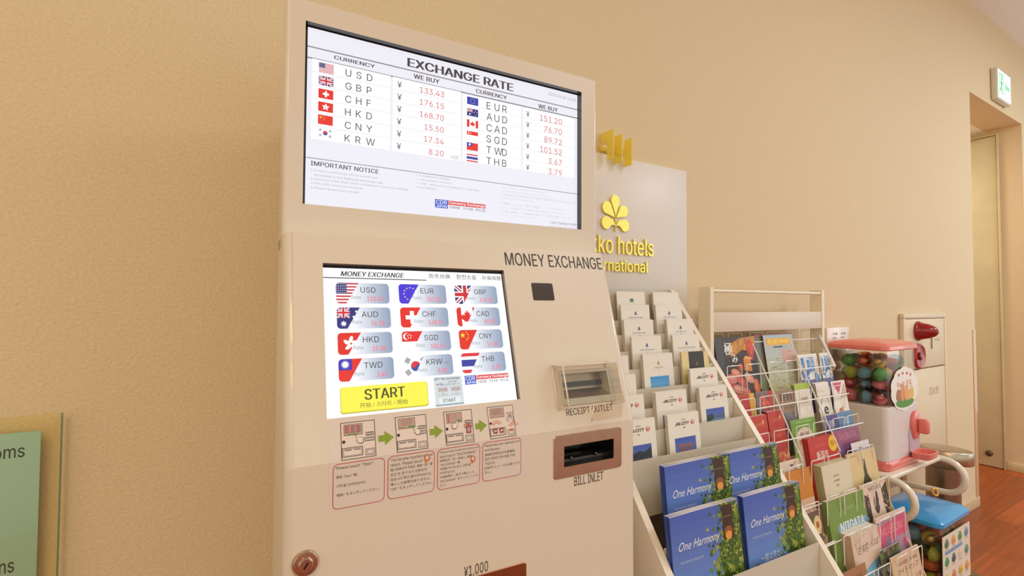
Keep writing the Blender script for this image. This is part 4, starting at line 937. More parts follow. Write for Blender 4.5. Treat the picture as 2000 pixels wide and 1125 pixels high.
def jal(a, w, h, kanji, photo):
    a.text('HOTEL', w*.5, h*.062, h=h*.017, col=(90, 74, 74), align='c'); a.text('JALCITY', w*.22, h*.095, w*.68, h*.13, (70, 54, 56), 1, shear=.3, bold=.03)
    a.ell(w*.78, h*.112, w*.055, w*.055, (214, 70, 70), 1, 20); a.ell(w*.78, h*.1, w*.03, w*.02, (240, 232, 222), 2, 12); a.ell(w*.785, h*.125, w*.012, w*.025, (240, 232, 222), 2, 10)
    a.text(kanji, w*.5, h*.152, h=h*.018, col=(110, 96, 96), align='c')
    u0, v0, u1, v1 = w*.18, h*.27, w*.84, h*.62
    a.vgrad(u0, v0, u1, v1, (70, 90, 180), (120, 160, 220), 1, 8)
    if photo == 'roof':
        for k in range(4): a.poly([(w*(.27+.03*k), h*(.345+.035*k)), (w*(.70-.02*k), h*(.345+.035*k)), (w*(.80-.02*k), h*(.368+.035*k)), (w*(.22+.02*k), h*(.368+.035*k))], (170-20*(k % 2), 100, 84), 2)
        a.rect(w*.3, h*.5, w*.72, h*.62, (196, 150, 120), 2)
    elif photo == 'hill':
        a.poly([(u0, h*.37), (w*.4, h*.35), (w*.6, h*.36), (u1, h*.33), (u1, v1), (u0, v1)], (84, 100, 140), 2); a.ell(w*.34, h*.37, w*.09, h*.04, (44, 66, 50), 4); a.ell(w*.24, h*.385, w*.06, h*.04, (52, 74, 52), 4); a.rect(u0, h*.395, u1, v1, (120, 150, 190), 3)
    elif photo == 'dark':
        a.poly([(u0, h*.37), (w*.5, h*.33), (w*.62, h*.35), (u1, h*.3), (u1, v1), (u0, v1)], (56, 60, 76), 2); a.rect(u0, h*.4, u1, v1, (80, 84, 96), 3)
def art_jal(k, p): return lambda a, w, h: jal(a, w, h, k, p)
def art_gold(a, w, h):
    tree_mark(a, w*.5, h*.115, w*.045, (196, 160, 70)); a.text('GRAND NIKKO', w*.5, h*.165, h=h*.015, col=(150, 140, 136), align='c', wmax=w*.6); a.text('TOKYO', w*.5, h*.2, h=h*.01, col=INK, align='c')
    a.vgrad(w*.2, h*.28, w*.82, h*.6, (70, 150, 220), (170, 210, 240), 1, 8); a.poly([(w*.2, h*.6), (w*.5, h*.46), (w*.82, h*.52), (w*.82, h*.62), (w*.2, h*.62)], (230, 236, 240), 2)
def art_cream(a, w, h):
    a.rect(0, 0, w, h, (232, 212, 150), 0); a.rect(w*.26, 0, w*.82, h*.62, (60, 50, 44), 1); tree_mark(a, w*.54, h*.16, w*.045, (150, 120, 70)); a.text('GRAND NIKKO', w*.54, h*.215, h=h*.018, col=(200, 180, 140), align='c', wmax=w*.46, L=2); a.text('OSAKA', w*.54, h*.25, h=h*.011, col=(180, 160, 120), align='c', L=2)
LH = .208
A_ = {}
def lm(key, art):
    if key not in A_: A_[key] = leaflet_mesh('hotel_leaflet', .106, LH, art)
    return A_[key]
spec = [  # tier, column, TL px, mesh, count, label of the front one
    (0, 'mid', (1303, 803), lm('roof', art_jal('那覇', 'roof')), 5, 'white hotel leaflet with red roofed castle photo on lowest leaflet tier'),
    (1, 'mid', (1280, 765), lm('hill2', art_jal('田町', 'hill')), 6, 'white hotel leaflet behind the castle photo leaflet, photo hidden by rack lip'),
    (1, 'right', (1365, 754), lm('hill', art_jal('長崎', 'hill')), 6, 'white hotel leaflet with blue lake and mountain photo by right rack panel'),
    (2, 'right', (1347, 719), lm('hill2', None), 5, 'white hotel leaflet with red crest, just behind the lake photo leaflet'),
    (3, 'mid', (1255, 698), lm('gold', art_gold), 6, 'white hotel leaflet with gold emblem and bright blue sky photo'),
    (3, 'right', (1330, 685), lm('cream', art_cream), 3, 'cream leaflet with black panel and gold tree emblem'),
    (4, 'mid', (1233, 657), lm('treeA', art_tree('HOTEL NIKKO NIIGATA')), 4, 'white leaflet with blue emblem just behind the sky photo leaflet'),
    (4, 'right', (1313, 660), lm('treeB', art_tree('HOTEL NIKKO KANSAI AIRPORT')), 4, 'white leaflet with blue emblem just behind the black and cream leaflet'),
    (5, 'mid', (1218, 624), lm('treeC', art_tree('HOTEL NIKKO HIMEJI')), 5, 'white leaflet with blue emblem, third tier from rack top beside the machine'),
    (5, 'right', (1302, 624), lm('treeD', art_tree('HOTEL NIKKO OITA')), 6, 'white leaflet with blue emblem, third tier from top by right panel'),
    (6, 'mid', (1212, 594), lm('treeE', art_tree('HOTEL NIKKO FUKUOKA')), 4, 'white leaflet with blue emblem, second tier from rack top beside the machine'),
    (6, 'right', (1280, 595), lm('treeF', art_tree('HOTEL NIKKO ALIVILA')), 5, 'white leaflet with blue emblem, second tier from top by right panel'),
    (7, 'mid', (1204, 567), lm('green', art_green), 3, 'white leaflet with small blue and green square on top rack tier'),
    (7, 'right', (1275, 574), lm('blank', art_blank), 4, 'plain white leaflet at right end of top rack tier'),
]
for k, col_, (x, y), me, n, lab in spec:
    Y = LIPS[k][0]+.026; P = MF.ony(x, y, Y); xx = P[0]; zt = P[2]
    if col_ == 'right': xx = min(xx, RKX1-.109)
    stack('hotel_leaflet', me, MF, xx, LIPS[k][0]+.0045, SHELF[k]+.0003, R(6), n, .0021, lab, 'hotel leaflet stacked behind '+lab.replace('white hotel leaflet', 'one').replace('plain white leaflet', 'plain one').replace('white leaflet', 'one'), 'leaflet', 'hotel leaflets on the stepped rack')
for k, (x, y), me, lab in ((0, (1267, 812), lm('dark', art_jal('青森', 'dark')), 'white hotel leaflet with dark building photo half hidden by machine'), (1, (1255, 772), lm('hill2', None), 'white hotel leaflet with red crest half hidden by machine edge'),
                           (2, (1241, 735), lm('treeC', None), 'sliver of white leaflet beside machine edge, above the red crest one'), (3, (1226.5, 694), lm('treeA', None), 'sliver of white leaflet at machine edge near acrylic hood')):
    P = MF.ony(x, y, LIPS[k][0]+.026)
    stack('hotel_leaflet', me, MF, max(P[0]-.106, RKX0+.004), LIPS[k][0]+.0045, SHELF[k]+.0003, R(6), 3, .0021, lab, 'hotel leaflet behind '+lab.replace('white hotel leaflet', 'one').replace('white leaflet ', ''), 'leaflet', 'hotel leaflets on the stepped rack')

def art_mag(a, w, h):
    rg = random.Random(3)
    a.vgrad(0, 0, w, h, (76, 100, 190), (150, 192, 236), 0, 16)
    a.poly([(w*.12, h*.9), (w*.3, h*.86), (w*.5, h*.875), (w*.7, h*.84), (w*.7, h), (w*.12, h)], (96, 130, 40), 1)
    for k in range(60): a.ell(w*rg.uniform(.12, .75), h*rg.uniform(.875, 1), w*.02, h*.012, rg.choice(((120, 150, 50), (80, 112, 34), (142, 160, 60))), 2, 6)
    for uu, vv, ru, rv, cc in ((.86, .12, .13, .12, (84, 110, 46)), (.82, .36, .17, .16, (70, 98, 40)), (.8, .62, .19, .18, (60, 88, 36)), (.84, .86, .2, .18, (54, 80, 34)), (.95, .5, .1, .5, (80, 104, 44)), (.12, .82, .06, .16, (58, 86, 38))): a.ell(w*uu, h*vv, w*ru, h*rv, cc, .5, 16)
    a.line((w*.86, h*.2), (w*.84, h), w*.025, (66, 58, 36), 1); a.line((w*.95, h*.1), (w*.955, h), w*.02, (70, 62, 40), 1); a.line((w*.62, h*.84), (w*.62, h*.96), w*.006, (220, 226, 220), 3)
    G = ((90, 120, 40), (60, 88, 34), (130, 150, 50), (160, 168, 64), (46, 70, 30), (110, 140, 44), (176, 176, 80))
    for k in range(760):
        v = rg.uniform(.0, 1); cu = .82; half = .15+.16*math.sin(math.pi*min(1, v*1.0))**.6+(.05 if v > .5 else 0)
        u = cu+rg.gauss(0, .55)*half
        if u < .5 or u > 1.0: continue
        an = rg.uniform(0, 6.28); r = rg.uniform(.016, .038)
        a.poly([(w*u+w*r*math.cos(an+q), h*v+w*r*math.sin(an+q)*.9) for q in (0, 2.0, 4.1)], rg.choice(G), 2)
    for k in range(200):
        v = rg.uniform(.5, 1); half = .03+.1*(v-.5)*1.6
        u = .13+rg.gauss(0, .45)*half; an = rg.uniform(0, 6.28); r = rg.uniform(.016, .034)
        if u < .01: continue
        a.poly([(w*u+w*r*math.cos(an+q), h*v+w*r*math.sin(an+q)) for q in (0, 2.0, 4.1)], rg.choice(G[:6]), 2)
    a.rect(w*.73, h*.015, w*.89, h*.25, (66, 44, 34), 3); a.ell(w*.81, h*.225, w*.05, h*.03, (240, 160, 70), 4, 12, [(w*.73, h*.015), (w*.89, h*.015), (w*.89, h*.25), (w*.73, h*.25)]); a.ell(w*.81, h*.2, w*.065, h*.04, (150, 90, 44), 3.5, 12, [(w*.73, h*.015), (w*.89, h*.015), (w*.89, h*.25), (w*.73, h*.25)])
    a.text('ONE HARMONY', w*.81, h*.09, h=h*.009, col=(180, 160, 140), align='c', L=4, wmax=w*.13)
    a.text('One Harmony', w*.09, h*.175, w*.68, h*.25, (240, 240, 250), 3, shear=.45, font=False)
    a.text('Membership Magazine', w*.1, h*.295, w*.42, h*.318, (200, 212, 240), 3)
    for s, u0, v0, u1, v1 in (('一度は見たい、', .2, .44, .62, .495), ('各地の花景色', .2, .515, .62, .57), ('美食のフランス料理の', .2, .63, .56, .66), ('旅へようこそ', .2, .675, .44, .705)): a.text(s, w*u0, h*v0, w*u1, h*v1, (226, 236, 250), 3)
mag = book_mesh('magazine', .205, .292, .003, art_mag, (44, 66, 140), (230, 226, 220), .0022)
GM = 'travel magazines on the stepped rack'
for x, y0, zb, n, lab, beh in ((.738+.009, .681, .5085, 3, 'blue magazine with tree cover, front left of four magazine stacks', 'blue tree cover magazine behind the front left one of the stepped rack'),
                               (.962+.006, .681, .5085, 3, 'blue magazine with tree cover, front right stack by white panel', 'blue tree cover magazine behind the front right one of the stepped rack')):
    stack('magazine', mag, MF, x, y0, zb, R(6), n, .0052, lab, beh, 'magazine', GM, .002)
for px_, y0, zb, n, lab, beh in (((1297, 908), .735, .5855, 3, 'blue magazine with tree cover, rear left stack below castle leaflet', 'blue tree cover magazine behind the rear left one of the stepped rack'),
                                 ((1409, 871.5), .735, .5855, 3, 'blue magazine with tree cover, rear right stack touching wire rack', 'blue tree cover magazine behind the rear right one of the stepped rack')):
    P = MF.ony(*px_, y0+.0305); stack('magazine', mag, MF, min(P[0], RKX1-.208), y0, zb, R(6), n, .0056, lab, beh, 'magazine', GM, .003)

# ================================================================== white wire leaflet stand
WC = (240, 236, 232)
t = Thing('wire_leaflet_stand', 'white wire leaflet stand with header frame between stepped rack and capsule machines', 'brochure rack', (1.68, .8, 0), RF)
SL, Y0P, Z0P = 2.15, 1.06, 1.10
ypl = lambda z, off=0.: Y0P-(Z0P-z)/SL+off
WX0, WX1 = 1.343, 2.008
def postbox(x0, x1):
    b = B(); b.ext([(x0, 1.015, 1.10), (x0, 1.035, 1.10), (x0, 1.06, 1.272), (x0, 1.098, 1.272), (x0, 1.098, 0), (x0, 1.072, 0), (x0, 1.072, 1.10)][::-1] if 0 else [(x0, 1.048, 0), (x0, 1.048, 1.274), (x0, 1.094, 1.274), (x0, 1.094, 0)][::-1], (x1-x0, 0, 0), (238, 226, 200)); t.part('upright', b)
postbox(WX0, WX0+.016); postbox(WX1-.016, WX1)
b = B(); b.tube([(WX0+.016, 1.056, 1.262), (WX1-.016, 1.056, 1.262)], .0055, (240, 228, 208), 'paint', 12); t.part('top_rail', b)
b = B(); b.box(WX0+.0165, WX1-.0165, 1.049, 1.064, 1.128, 1.192, (226, 208, 190), 'paint', .0015); b.box(WX0+.0165, WX1-.0165, 1.0645, 1.092, 1.186, 1.192, (226, 208, 190), 'paint', .001); t.part('header_panel', b)
xl_, xr_ = WX0+.012, WX1-.014
b = B(); b.tube([(xl_, ypl(1.10, .03), 1.10), (xl_, ypl(.06, .03), .06), (xl_, ypl(.06, .03), .006)], .0055, WC, 'wire', 10); t.part('side_rail', b)
b = B(); b.tube([(xr_, ypl(1.10), 1.10), (xr_, ypl(.985), .985)], .0065, WC, 'wire', 12); t.part('side_rail', b)
b = B(); b.tube([(xr_, ypl(.9845), .9845), (xr_, ypl(.95, .04), .95), (xr_, ypl(.06, .03), .06), (xr_, ypl(.06, .03), .006)], .004, (226, 196, 160), 'wire', 10); t.part('side_rail', b, 'thin tan lower rail')
for z in (.006+.006,):
    b = B(); b.tube([(WX0+.012, ypl(.06, .03), z), (WX0+.012, 1.06, z)], .0055, WC, 'wire', 10); t.part('foot', b)
    b = B(); b.tube([(WX1-.014, ypl(.06, .03), z), (WX1-.014, 1.06, z)], .0055, WC, 'wire', 10); t.part('foot', b)
NR = 9; PZ = .0975
for j in range(NR):
    z = 1.0875-PZ*j
    b = B(); of = .012 if j == 0 else (-.004 if j < 4 else .034); b.tube([(WX0+.012, ypl(z, of), z), (WX1-.014, ypl(z, of), z)], .0023, WC, 'wire', 8); t.part('crossbar', b)
    b = B(); b.tube([(WX0+.012, ypl(z, .052), z-.05), (WX1-.014, ypl(z, .052), z-.05)], .002, WC, 'wire', 6); t.part('shelf_bar', b)
for x in (1.558, 1.778):
    b = B(); b.tube([(x, ypl(1.085, -.006), 1.085), (x, ypl(.735, -.006), .735), (x, ypl(.70, .036), .70), (x, ypl(.2, .036), .2)], .0024, WC, 'wire', 8); t.part('divider', b)
for j in range(NR):
    z = 1.12-PZ*j; zb = z-.0325-.05
    for c, xl in enumerate((1.375, 1.592, 1.808)):
        for d in (0, .098):
            x0, x1 = xl+d, xl+d+.073; ya, yb_ = ypl(z, -.012)+(.022 if j == 0 else 0), ypl(z, -.012)-.006+(.022 if j == 0 else 0)
            b = B(); b.tube([(x0, yb_+.004, zb), (x0, ya, z-.003), (x0+.003, ya, z), (x1-.003, ya, z), (x1, ya, z-.003), (x1, yb_+.004, zb)], .0015, WC, 'wire', 6); t.part('wire_loop', b)

# --- what stands in the wire stand
def pl2(x, y): return RF.hit(x, y, (0, Y0P, Z0P), (0, -SL, 1.0))
def item(name, mesh_fn, px_, h, lean, label, cat, n=1, step=.003, behind=None, group=None, w=None, off=.0):
    A = pl2(px_[0], px_[1]); Bq = pl2(px_[2], px_[3]); w = w or (Bq[0]-A[0]); zt = (A[2]+Bq[2])/2
    me = mesh_fn(name, w, h); yb_ = A[1]-h*math.sin(lean)+off; zb = zt-h*math.cos(lean)
    if n > 1: stack(name, me, RF, A[0], yb_, zb, lean, n, step, label, behind, cat, group, .001)
    else: place(name, me, RF, A[0], yb_, zb, lean, label, cat)
def lf(art, col=(238, 228, 216)): return lambda name, w, h: leaflet_mesh(name, w, h, art, col)
def bk(art, th, spine, page=(236, 226, 212), back=(225, 218, 208)): return lambda name, w, h: book_mesh(name, w, h, th, art, spine, back, 0, page)
def blobs(a, rg, n, u0, v0, u1, v1, cols, r0, r1, L=1, k=9, asp=.7):
    for _ in range(n): a.ell(rg.uniform(u0, u1), rg.uniform(v0, v1), rg.uniform(r0, r1), rg.uniform(r0, r1)*asp, rg.choice(cols), L, k, rot=rg.uniform(0, 3))
def art_sushi(a, w, h):
    rg = random.Random(5); a.rect(0, 0, w, h, (74, 48, 44), 0); a.rect(0, 0, w*.17, h, (70, 66, 72), 1)
    a.poly([(w*.3, h*.1), (w*.6, h*.02), (w, 0), (w, h*.1), (w*.6, h*.16), (w*.35, h*.24)], (196, 132, 40), 1); blobs(a, rg, 14, w*.35, h*.03, w*.95, h*.16, ((214, 150, 50), (180, 110, 30)), w*.03, w*.07, 2)
    a.poly([(w*.17, h*.25), (w*.5, h*.2), (w, h*.3), (w, h*.45), (w*.17, h*.42)], (58, 36, 34), 1)
    a.ell(w*.85, h*.14, w*.1, h*.1, (214, 62, 40), 3, 18); a.poly([(w*.76, h*.18), (w*.94, h*.18), (w*.88, h*.27), (w*.82, h*.27)], (196, 52, 36), 3); blobs(a, rg, 6, w*.79, h*.08, w*.91, h*.2, ((236, 120, 70), (240, 150, 90)), w*.012, w*.025, 4)
    a.poly([(w*.64, h*.25), (w*.82, h*.27), (w*.82, h*.4), (w*.63, h*.38)], (226, 140, 50), 3); a.poly([(w*.64, h*.25), (w*.7, h*.22), (w*.86, h*.245), (w*.82, h*.27)], (244, 176, 84), 4); a.ell(w*.54, h*.34, w*.06, h*.04, (220, 50, 40), 3, 14)
    a.poly([(w*.84, h*.28), (w*.92, h*.28), (w, h*.5), (w, h*.55)], (34, 30, 34), 3)
    for u, v, c, ro in ((.3, .46, (222, 130, 120), .2), (.42, .41, (226, 140, 120), .4), (.52, .5, (206, 84, 70), .5), (.22, .53, (208, 70, 64), -.2), (.42, .58, (224, 150, 130), .3), (.3, .66, (226, 134, 96), .25), (.6, .62, (214, 120, 104), .5), (.72, .47, (230, 160, 130), .5), (.6, .74, (226, 130, 96), .2), (.42, .84, (230, 116, 70), .1), (.74, .74, (206, 110, 100), .6), (.88, .58, (224, 112, 44), 1.5)):
        a.ell(w*u, h*v, w*.13, h*.05, c, 3, 14, rot=ro); a.ell(w*(u-.02), h*(v-.012), w*.08, h*.02, tuple(min(255, q+24) for q in c), 4, 10, rot=ro)
    blobs(a, rg, 10, w*.15, h*.72, w*.95, h*.88, ((60, 96, 44), (86, 120, 50)), w*.03, w*.07, 2); a.rect(w*.17, h*.9, w, h, (54, 46, 44), 5); a.rect(w*.35, h*.92, w*.62, h*.97, (206, 196, 186), 6); a.rect(w*.8, h*.86, w*.98, h*.96, (196, 150, 140), 6)
    a.text('極', w*.2, h*.06, w*.4, h*.2, (244, 240, 236), 5, bold=.02); a.text('み', w*.36, h*.2, w*.5, h*.29, (244, 240, 236), 5, bold=.02)
item('gourmet_magazine', bk(art_sushi, .006, (60, 54, 58)), (1393.7, 660, 1472, 655.6), .297, R(9), 'dark gourmet magazine covered with sushi pieces in top wire pocket', 'magazine')
def art_mapmag(a, w, h):
    a.rect(0, 0, w, h, (176, 84, 96), 0); a.vgrad(0, h*.03, w*.19, h, (110, 112, 112), (130, 134, 70), 1, 8)
item('guide_magazine', bk(art_mapmag, .004, (120, 116, 112)), (1475, 653.5, 1549, 650.5), .297, R(9), 'red bordered guide magazine behind the yellow titled map leaflet', 'magazine', off=.006)
def art_map(a, w, h):
    rg = random.Random(2); a.vgrad(0, 0, w, h, (176, 190, 204), (216, 198, 128), 0, 8); a.rect(w*.08, h*.045, w*.9, h*.13, (240, 176, 44), 1); a.text('佐渡 MAP', w*.12, h*.06, w*.86, h*.115, (250, 220, 90), 2, bold=.03)
    a.rect(w*.3, h*.145, w*.6, h*.165, (70, 76, 90), 1); a.rect(w*.55, h*.19, w*.95, h*.36, (216, 170, 160), 1)
    for k in range(40): a.rect(w*(q := rg.uniform(.05, .8)), h*(v := rg.uniform(.2, .95)), w*(q+rg.uniform(.03, .14)), h*(v+.008), rg.choice(((120, 130, 150), (196, 140, 120), (150, 160, 110))), 2)
    for k in range(6): a.line((w*rg.uniform(0, 1), h*rg.uniform(.3, .9)), (w*rg.uniform(0, 1), h*rg.uniform(.3, .9)), w*.01, (150, 150, 120), 1)
    a.rect(w*.32, h*.79, w*.45, h*.86, (190, 60, 50), 3); a.rect(w*.46, h*.79, w*.92, h*.86, (150, 120, 110), 3)
item('map_leaflet', lf(art_map), (1489, 655, 1546, 652), .28, R(9), 'pale map leaflet with yellow orange title in top wire pocket', 'leaflet')
def art_wb(a, w, h):
    rg = random.Random(8); a.rect(0, h*.44, w, h, (112, 112, 156), 0); blobs(a, rg, 16, w*.05, h*.5, w*.95, h*.95, ((140, 116, 156), (90, 110, 170), (170, 130, 150)), w*.04, w*.1, 1)
    for u0, u1 in ((.12, .26), (.42, .78)): a.rect(w*u0, h*.06, w*u1, h*.3, (60, 134, 204), 1)
    blobs(a, rg, 12, w*.02, h*.3, w*.95, h*.48, ((60, 134, 204), (80, 120, 190)), w*.05, w*.12, 2); a.text('海', w*.45, h*.08, w*.75, h*.28, (216, 230, 244), 2)
item('sea_leaflet', lf(art_wb), (1557.5, 693, 1594, 690), .21, R(9), 'white leaflet with bold blue marks, left one of upper right pocket', 'leaflet')
item('sea_leaflet', lf(art_wb), (1598, 690, 1617.5, 687.5), .21, R(9), 'white leaflet with bold blue marks beside the right rack rail', 'leaflet', off=-.002)
def art_strip(c1, c2, c3=None, t_=None):
    def f(a, w, h):
        a.rect(0, 0, w, h, c1, 0); a.rect(w*.7, 0, w, h*.9, c2, 1)
        if c3: blobs(a, random.Random(4), 8, w*.3, h*.05, w*.95, h*.5, (c3, tuple(min(255, q+30) for q in c3)), w*.08, w*.2, 2)
        if t_: a.text(t_, w*.12, h*.08, w*.6, h*.3, (244, 236, 226), 3)
    return f
item('red_leaflet', lf(art_strip((190, 56, 46), (220, 170, 50))), (1437, 772.5, 1472, 767), .21, R(9), 'red leaflet with yellow edge below the sushi magazine', 'leaflet')
item('grey_leaflet', lf(art_strip((124, 100, 110), (196, 70, 60), (206, 70, 54))), (1475, 767, 1507, 762), .21, R(9), 'grey leaflet with red flowers beside the red and yellow leaflet', 'leaflet')
def art_brown(a, w, h):
    rg = random.Random(6); a.rect(0, 0, w, h, (150, 120, 92), 0); a.rect(w*.05, h*.03, w*.95, h*.2, (170, 140, 108), 1)
    for k in range(5): a.rect(w*(.08+.18*k), h*.05, w*(.2+.18*k), h*.17, rg.choice(((120, 70, 50), (90, 84, 80), (180, 150, 120))), 2)
    a.rect(0, h*.35, w, h, (120, 112, 116), 1); blobs(a, rg, 14, 0, h*.4, w, h, ((140, 130, 132), (96, 90, 96)), w*.1, w*.25, 2)
item('photo_leaflet', lf(art_brown), (1510, 765, 1547, 760), .21, R(9), 'brown photo leaflet left of the green topped white leaflets', 'leaflet')
def art_gw(a, w, h):
    a.rect(0, 0, w, h*.09, (170, 190, 50), 0); a.text('Travel', w*.2, h*.2, w*.75, h*.27, (140, 110, 90), 1); a.rect(w*.15, h*.3, w*.8, h*.312, (180, 150, 130), 1); a.rect(0, h*.55, w, h*.65, (160, 180, 50), 1); a.rect(0, h*.65, w, h, (150, 140, 150), 1)
item('guide_leaflet', lf(art_gw), (1550, 752, 1579, 747), .21, R(9), 'white leaflet with lime green top band in middle wire column', 'leaflet', 4, .0035, 'lime topped leaflet stacked behind the front one', 'lime topped leaflets')
def art_e(a, w, h):
    a.ell(w*.5, h*.36, w*.3, w*.3, (60, 56, 60), 1, 24); a.ell(w*.5, h*.36, w*.27, w*.27, (238, 228, 216), 2, 24); a.rect(w*.1, h*.36, w*.9, h*.6, (238, 228, 216), 3); a.text('e', w*.34, h*.4, w*.66, h*.52, (40, 38, 44), 4, bold=.05)
item('white_leaflet', lf(art_e), (1592, 749, 1617, 745.5), .21, R(9), 'white leaflet with black arc and letter e in right wire column', 'leaflet', 4, .004, 'white leaflet stacked behind the letter e one', 'letter e leaflets')
def art_tri(a, w, h):
    a.poly([(w*.1, h*.03), (w*.75, h*.03), (w*.45, h*.22)], (216, 70, 110), 1); a.poly([(w*.5, h*.3), (w*.9, h*.05), (w, h*.3)], (210, 180, 150), 1); blobs(a, random.Random(9), 8, w*.3, h*.4, w*.8, h*.6, ((214, 130, 100), (196, 90, 80)), w*.05, w*.12, 2); a.rect(0, h*.66, w*.3, h, (120, 150, 60), 1)
item('pink_triangle_leaflet', lf(art_tri), (1622, 746, 1648, 741), .21, R(9), 'white leaflet with pink triangle at right edge of wire stand', 'leaflet')
def art_red(a, w, h):
    a.rect(0, 0, w, h, (192, 50, 40), 0); a.text('にいがた', w*.3, h*.1, w*.75, h*.15, (236, 180, 130), 1); a.text('ラーメン', w*.2, h*.24, w*.78, h*.31, (226, 130, 100), 1); a.text('手帖', w*.3, h*.34, w*.66, h*.4, (226, 130, 100), 1); a.ell(w*.75, h*.1, w*.06, h*.03, (230, 160, 60), 1); a.rect(w*.3, h*.6, w*.95, h, (206, 110, 60), 1); blobs(a, random.Random(1), 12, w*.3, h*.6, w*.95, h, ((190, 80, 50), (226, 150, 90)), w*.08, w*.2, 2)
item('red_booklet', bk(art_red, .004, (170, 40, 34)), (1462, 816, 1496, 809), .21, R(9), 'red booklet, left one of the red pair in lower left wire pocket', 'booklet', 3, .005, 'red booklet behind the left one of the red pair', 'small red booklets')
item('red_booklet', bk(art_red, .004, (170, 40, 34)), (1498, 806, 1528, 799), .21, R(9), 'red booklet, right one of the red pair in lower left wire pocket', 'booklet', 3, .005, 'red booklet behind the right one of the red pair', 'small red booklets')
def art_green2(a, w, h):
    a.rect(0, 0, w, h, (112, 160, 44), 0); a.text('Sake Map', w*.2, h*.03, w*.85, h*.06, (214, 226, 140), 1); a.ell(w*.5, h*.28, w*.34, h*.15, (226, 206, 190), 1, 20); a.rect(w*.16, h*.28, w*.84, h, (226, 206, 190), 1); a.text('新潟', w*.3, h*.2, w*.7, h*.27, (120, 80, 70), 2); a.text('酒めぐり', w*.22, h*.31, w*.8, h*.38, (206, 90, 60), 2)
item('green_leaflet', lf(art_green2), (1543, 822, 1590, 813.5), .21, R(9), 'bright green leaflet with pale arch in the middle wire column', 'leaflet')
def art_pb(c, c2):
    def f(a, w, h):
        a.rect(0, 0, w, h, c, 0); blobs(a, random.Random(11), 8, 0, h*.2, w, h*.8, (c2, tuple(min(255, q+20) for q in c)), w*.1, w*.25, 1); a.text('旅', w*.3, h*.08, w*.7, h*.2, (216, 220, 236), 2)
    return f
item('purple_leaflet', lf(art_pb((84, 74, 140), (110, 96, 160))), (1608, 813, 1635, 807.5), .21, R(9), 'dark purple leaflet beside the blue one in right wire column', 'leaflet')
item('blue_leaflet', lf(art_pb((92, 136, 180), (130, 110, 130))), (1636, 806, 1662, 800), .21, R(9), 'steel blue leaflet at right edge of the wire stand', 'leaflet')
def art_people(a, w, h):
    a.rect(0, 0, w, h, (226, 206, 186), 0); blobs(a, random.Random(12), 10, w*.1, h*.05, w*.9, h*.3, ((60, 76, 130), (210, 160, 130), (90, 70, 60)), w*.05, w*.12, 1)
item('family_leaflet', lf(art_people), (1517, 904, 1562, 896), .2, R(9), 'cream leaflet with navy figures behind orange envelope', 'leaflet')
def art_ramen(a, w, h):
    a.rect(0, 0, w, h, (196, 46, 38), 0); a.text('新潟市', w*.22, h*.2, w*.62, h*.33, (244, 226, 214), 1, bold=.02); a.text('ラーメン', w*.18, h*.38, w*.76, h*.5, (244, 226, 214), 1, bold=.01); a.ell(w*.83, h*.13, w*.15, h*.125, (244, 200, 40), 1, 20); a.text('無料', w*.74, h*.08, w*.92, h*.18, (200, 110, 30), 2); a.text('GUIDE BOOK', w*.2, h*.1, w*.6, h*.13, (226, 130, 100), 1)
item('ramen_booklet', bk(art_ramen, .005, (176, 44, 40), (206, 110, 96)), (1577, 859, 1633, 847), .21, R(9), 'red noodle guide booklet with yellow round badge', 'booklet', 4, .0055, 'red noodle guide booklet stacked behind the yellow badge one', 'red noodle guides')
def art_pmap(a, w, h):
    a.rect(0, 0, w, h, (120, 88, 140), 0); a.rect(0, 0, w, h*.2, (150, 76, 110), 1); blobs(a, random.Random(13), 26, 0, h*.2, w, h, ((150, 120, 170), (90, 80, 130), (196, 120, 140), (160, 140, 180)), w*.04, w*.1, 2); a.text('SHIBATA', w*.2, h*.05, w*.85, h*.13, (210, 130, 150), 2)
item('purple_map', lf(art_pmap), (1625, 843, 1676, 831), .26, R(9), 'purple and pink illustrated map right of the red noodle guide', 'leaflet')
def art_ns(a, w, h):
    a.rect(0, 0, w, h, (222, 214, 214), 0); a.text('NIIGATA', w*.1, h*.09, w*.95, h*.2, (56, 70, 120), 1, bold=.02); a.rect(0, h*.3, w, h, (120, 130, 170), 1)
item('city_leaflet', lf(art_ns), (1659, 866, 1693, 857), .21, R(9), 'small white leaflet with navy city name beside purple map', 'leaflet', off=-.004)
def art_env(a, w, h): a.rect(0, 0, w, h, (206, 128, 36), 0); a.rect(0, h*.4, w, h, (216, 180, 150), 1)
item('orange_folder', lf(art_env, (206, 128, 36)), (1526, 926, 1581, 911), .22, R(9), 'plain orange folder standing left of the thick cream booklets', 'folder')
def art_creamb(a, w, h):
    rg = random.Random(15); a.rect(0, 0, w, h, (222, 208, 180), 0)
    for s, v in (('NIIGATA', .17), ('GOURMET', .24), ('MAP', .31)): a.text(s, w*.46, h*v, h=h*.028, col=(70, 90, 120), align='c', wmax=w*.4)
    a.poly([(0, h*.72), (w*.4, h*.62), (w*.7, h*.66), (w, h*.56), (w, h), (0, h)], (96, 126, 170), 1); blobs(a, rg, 12, 0, h*.66, w, h, ((70, 100, 150), (130, 150, 180), (210, 180, 150)), w*.06, w*.14, 2)
item('cream_booklet', bk(art_creamb, .005, (176, 172, 124), (206, 196, 160)), (1603, 914, 1656, 893), .21, R(9), 'thick cream booklet with small blue title in fifth wire row', 'booklet', 6, .0055, 'cream booklet stacked behind the front one with blue title', 'cream gourmet booklets')
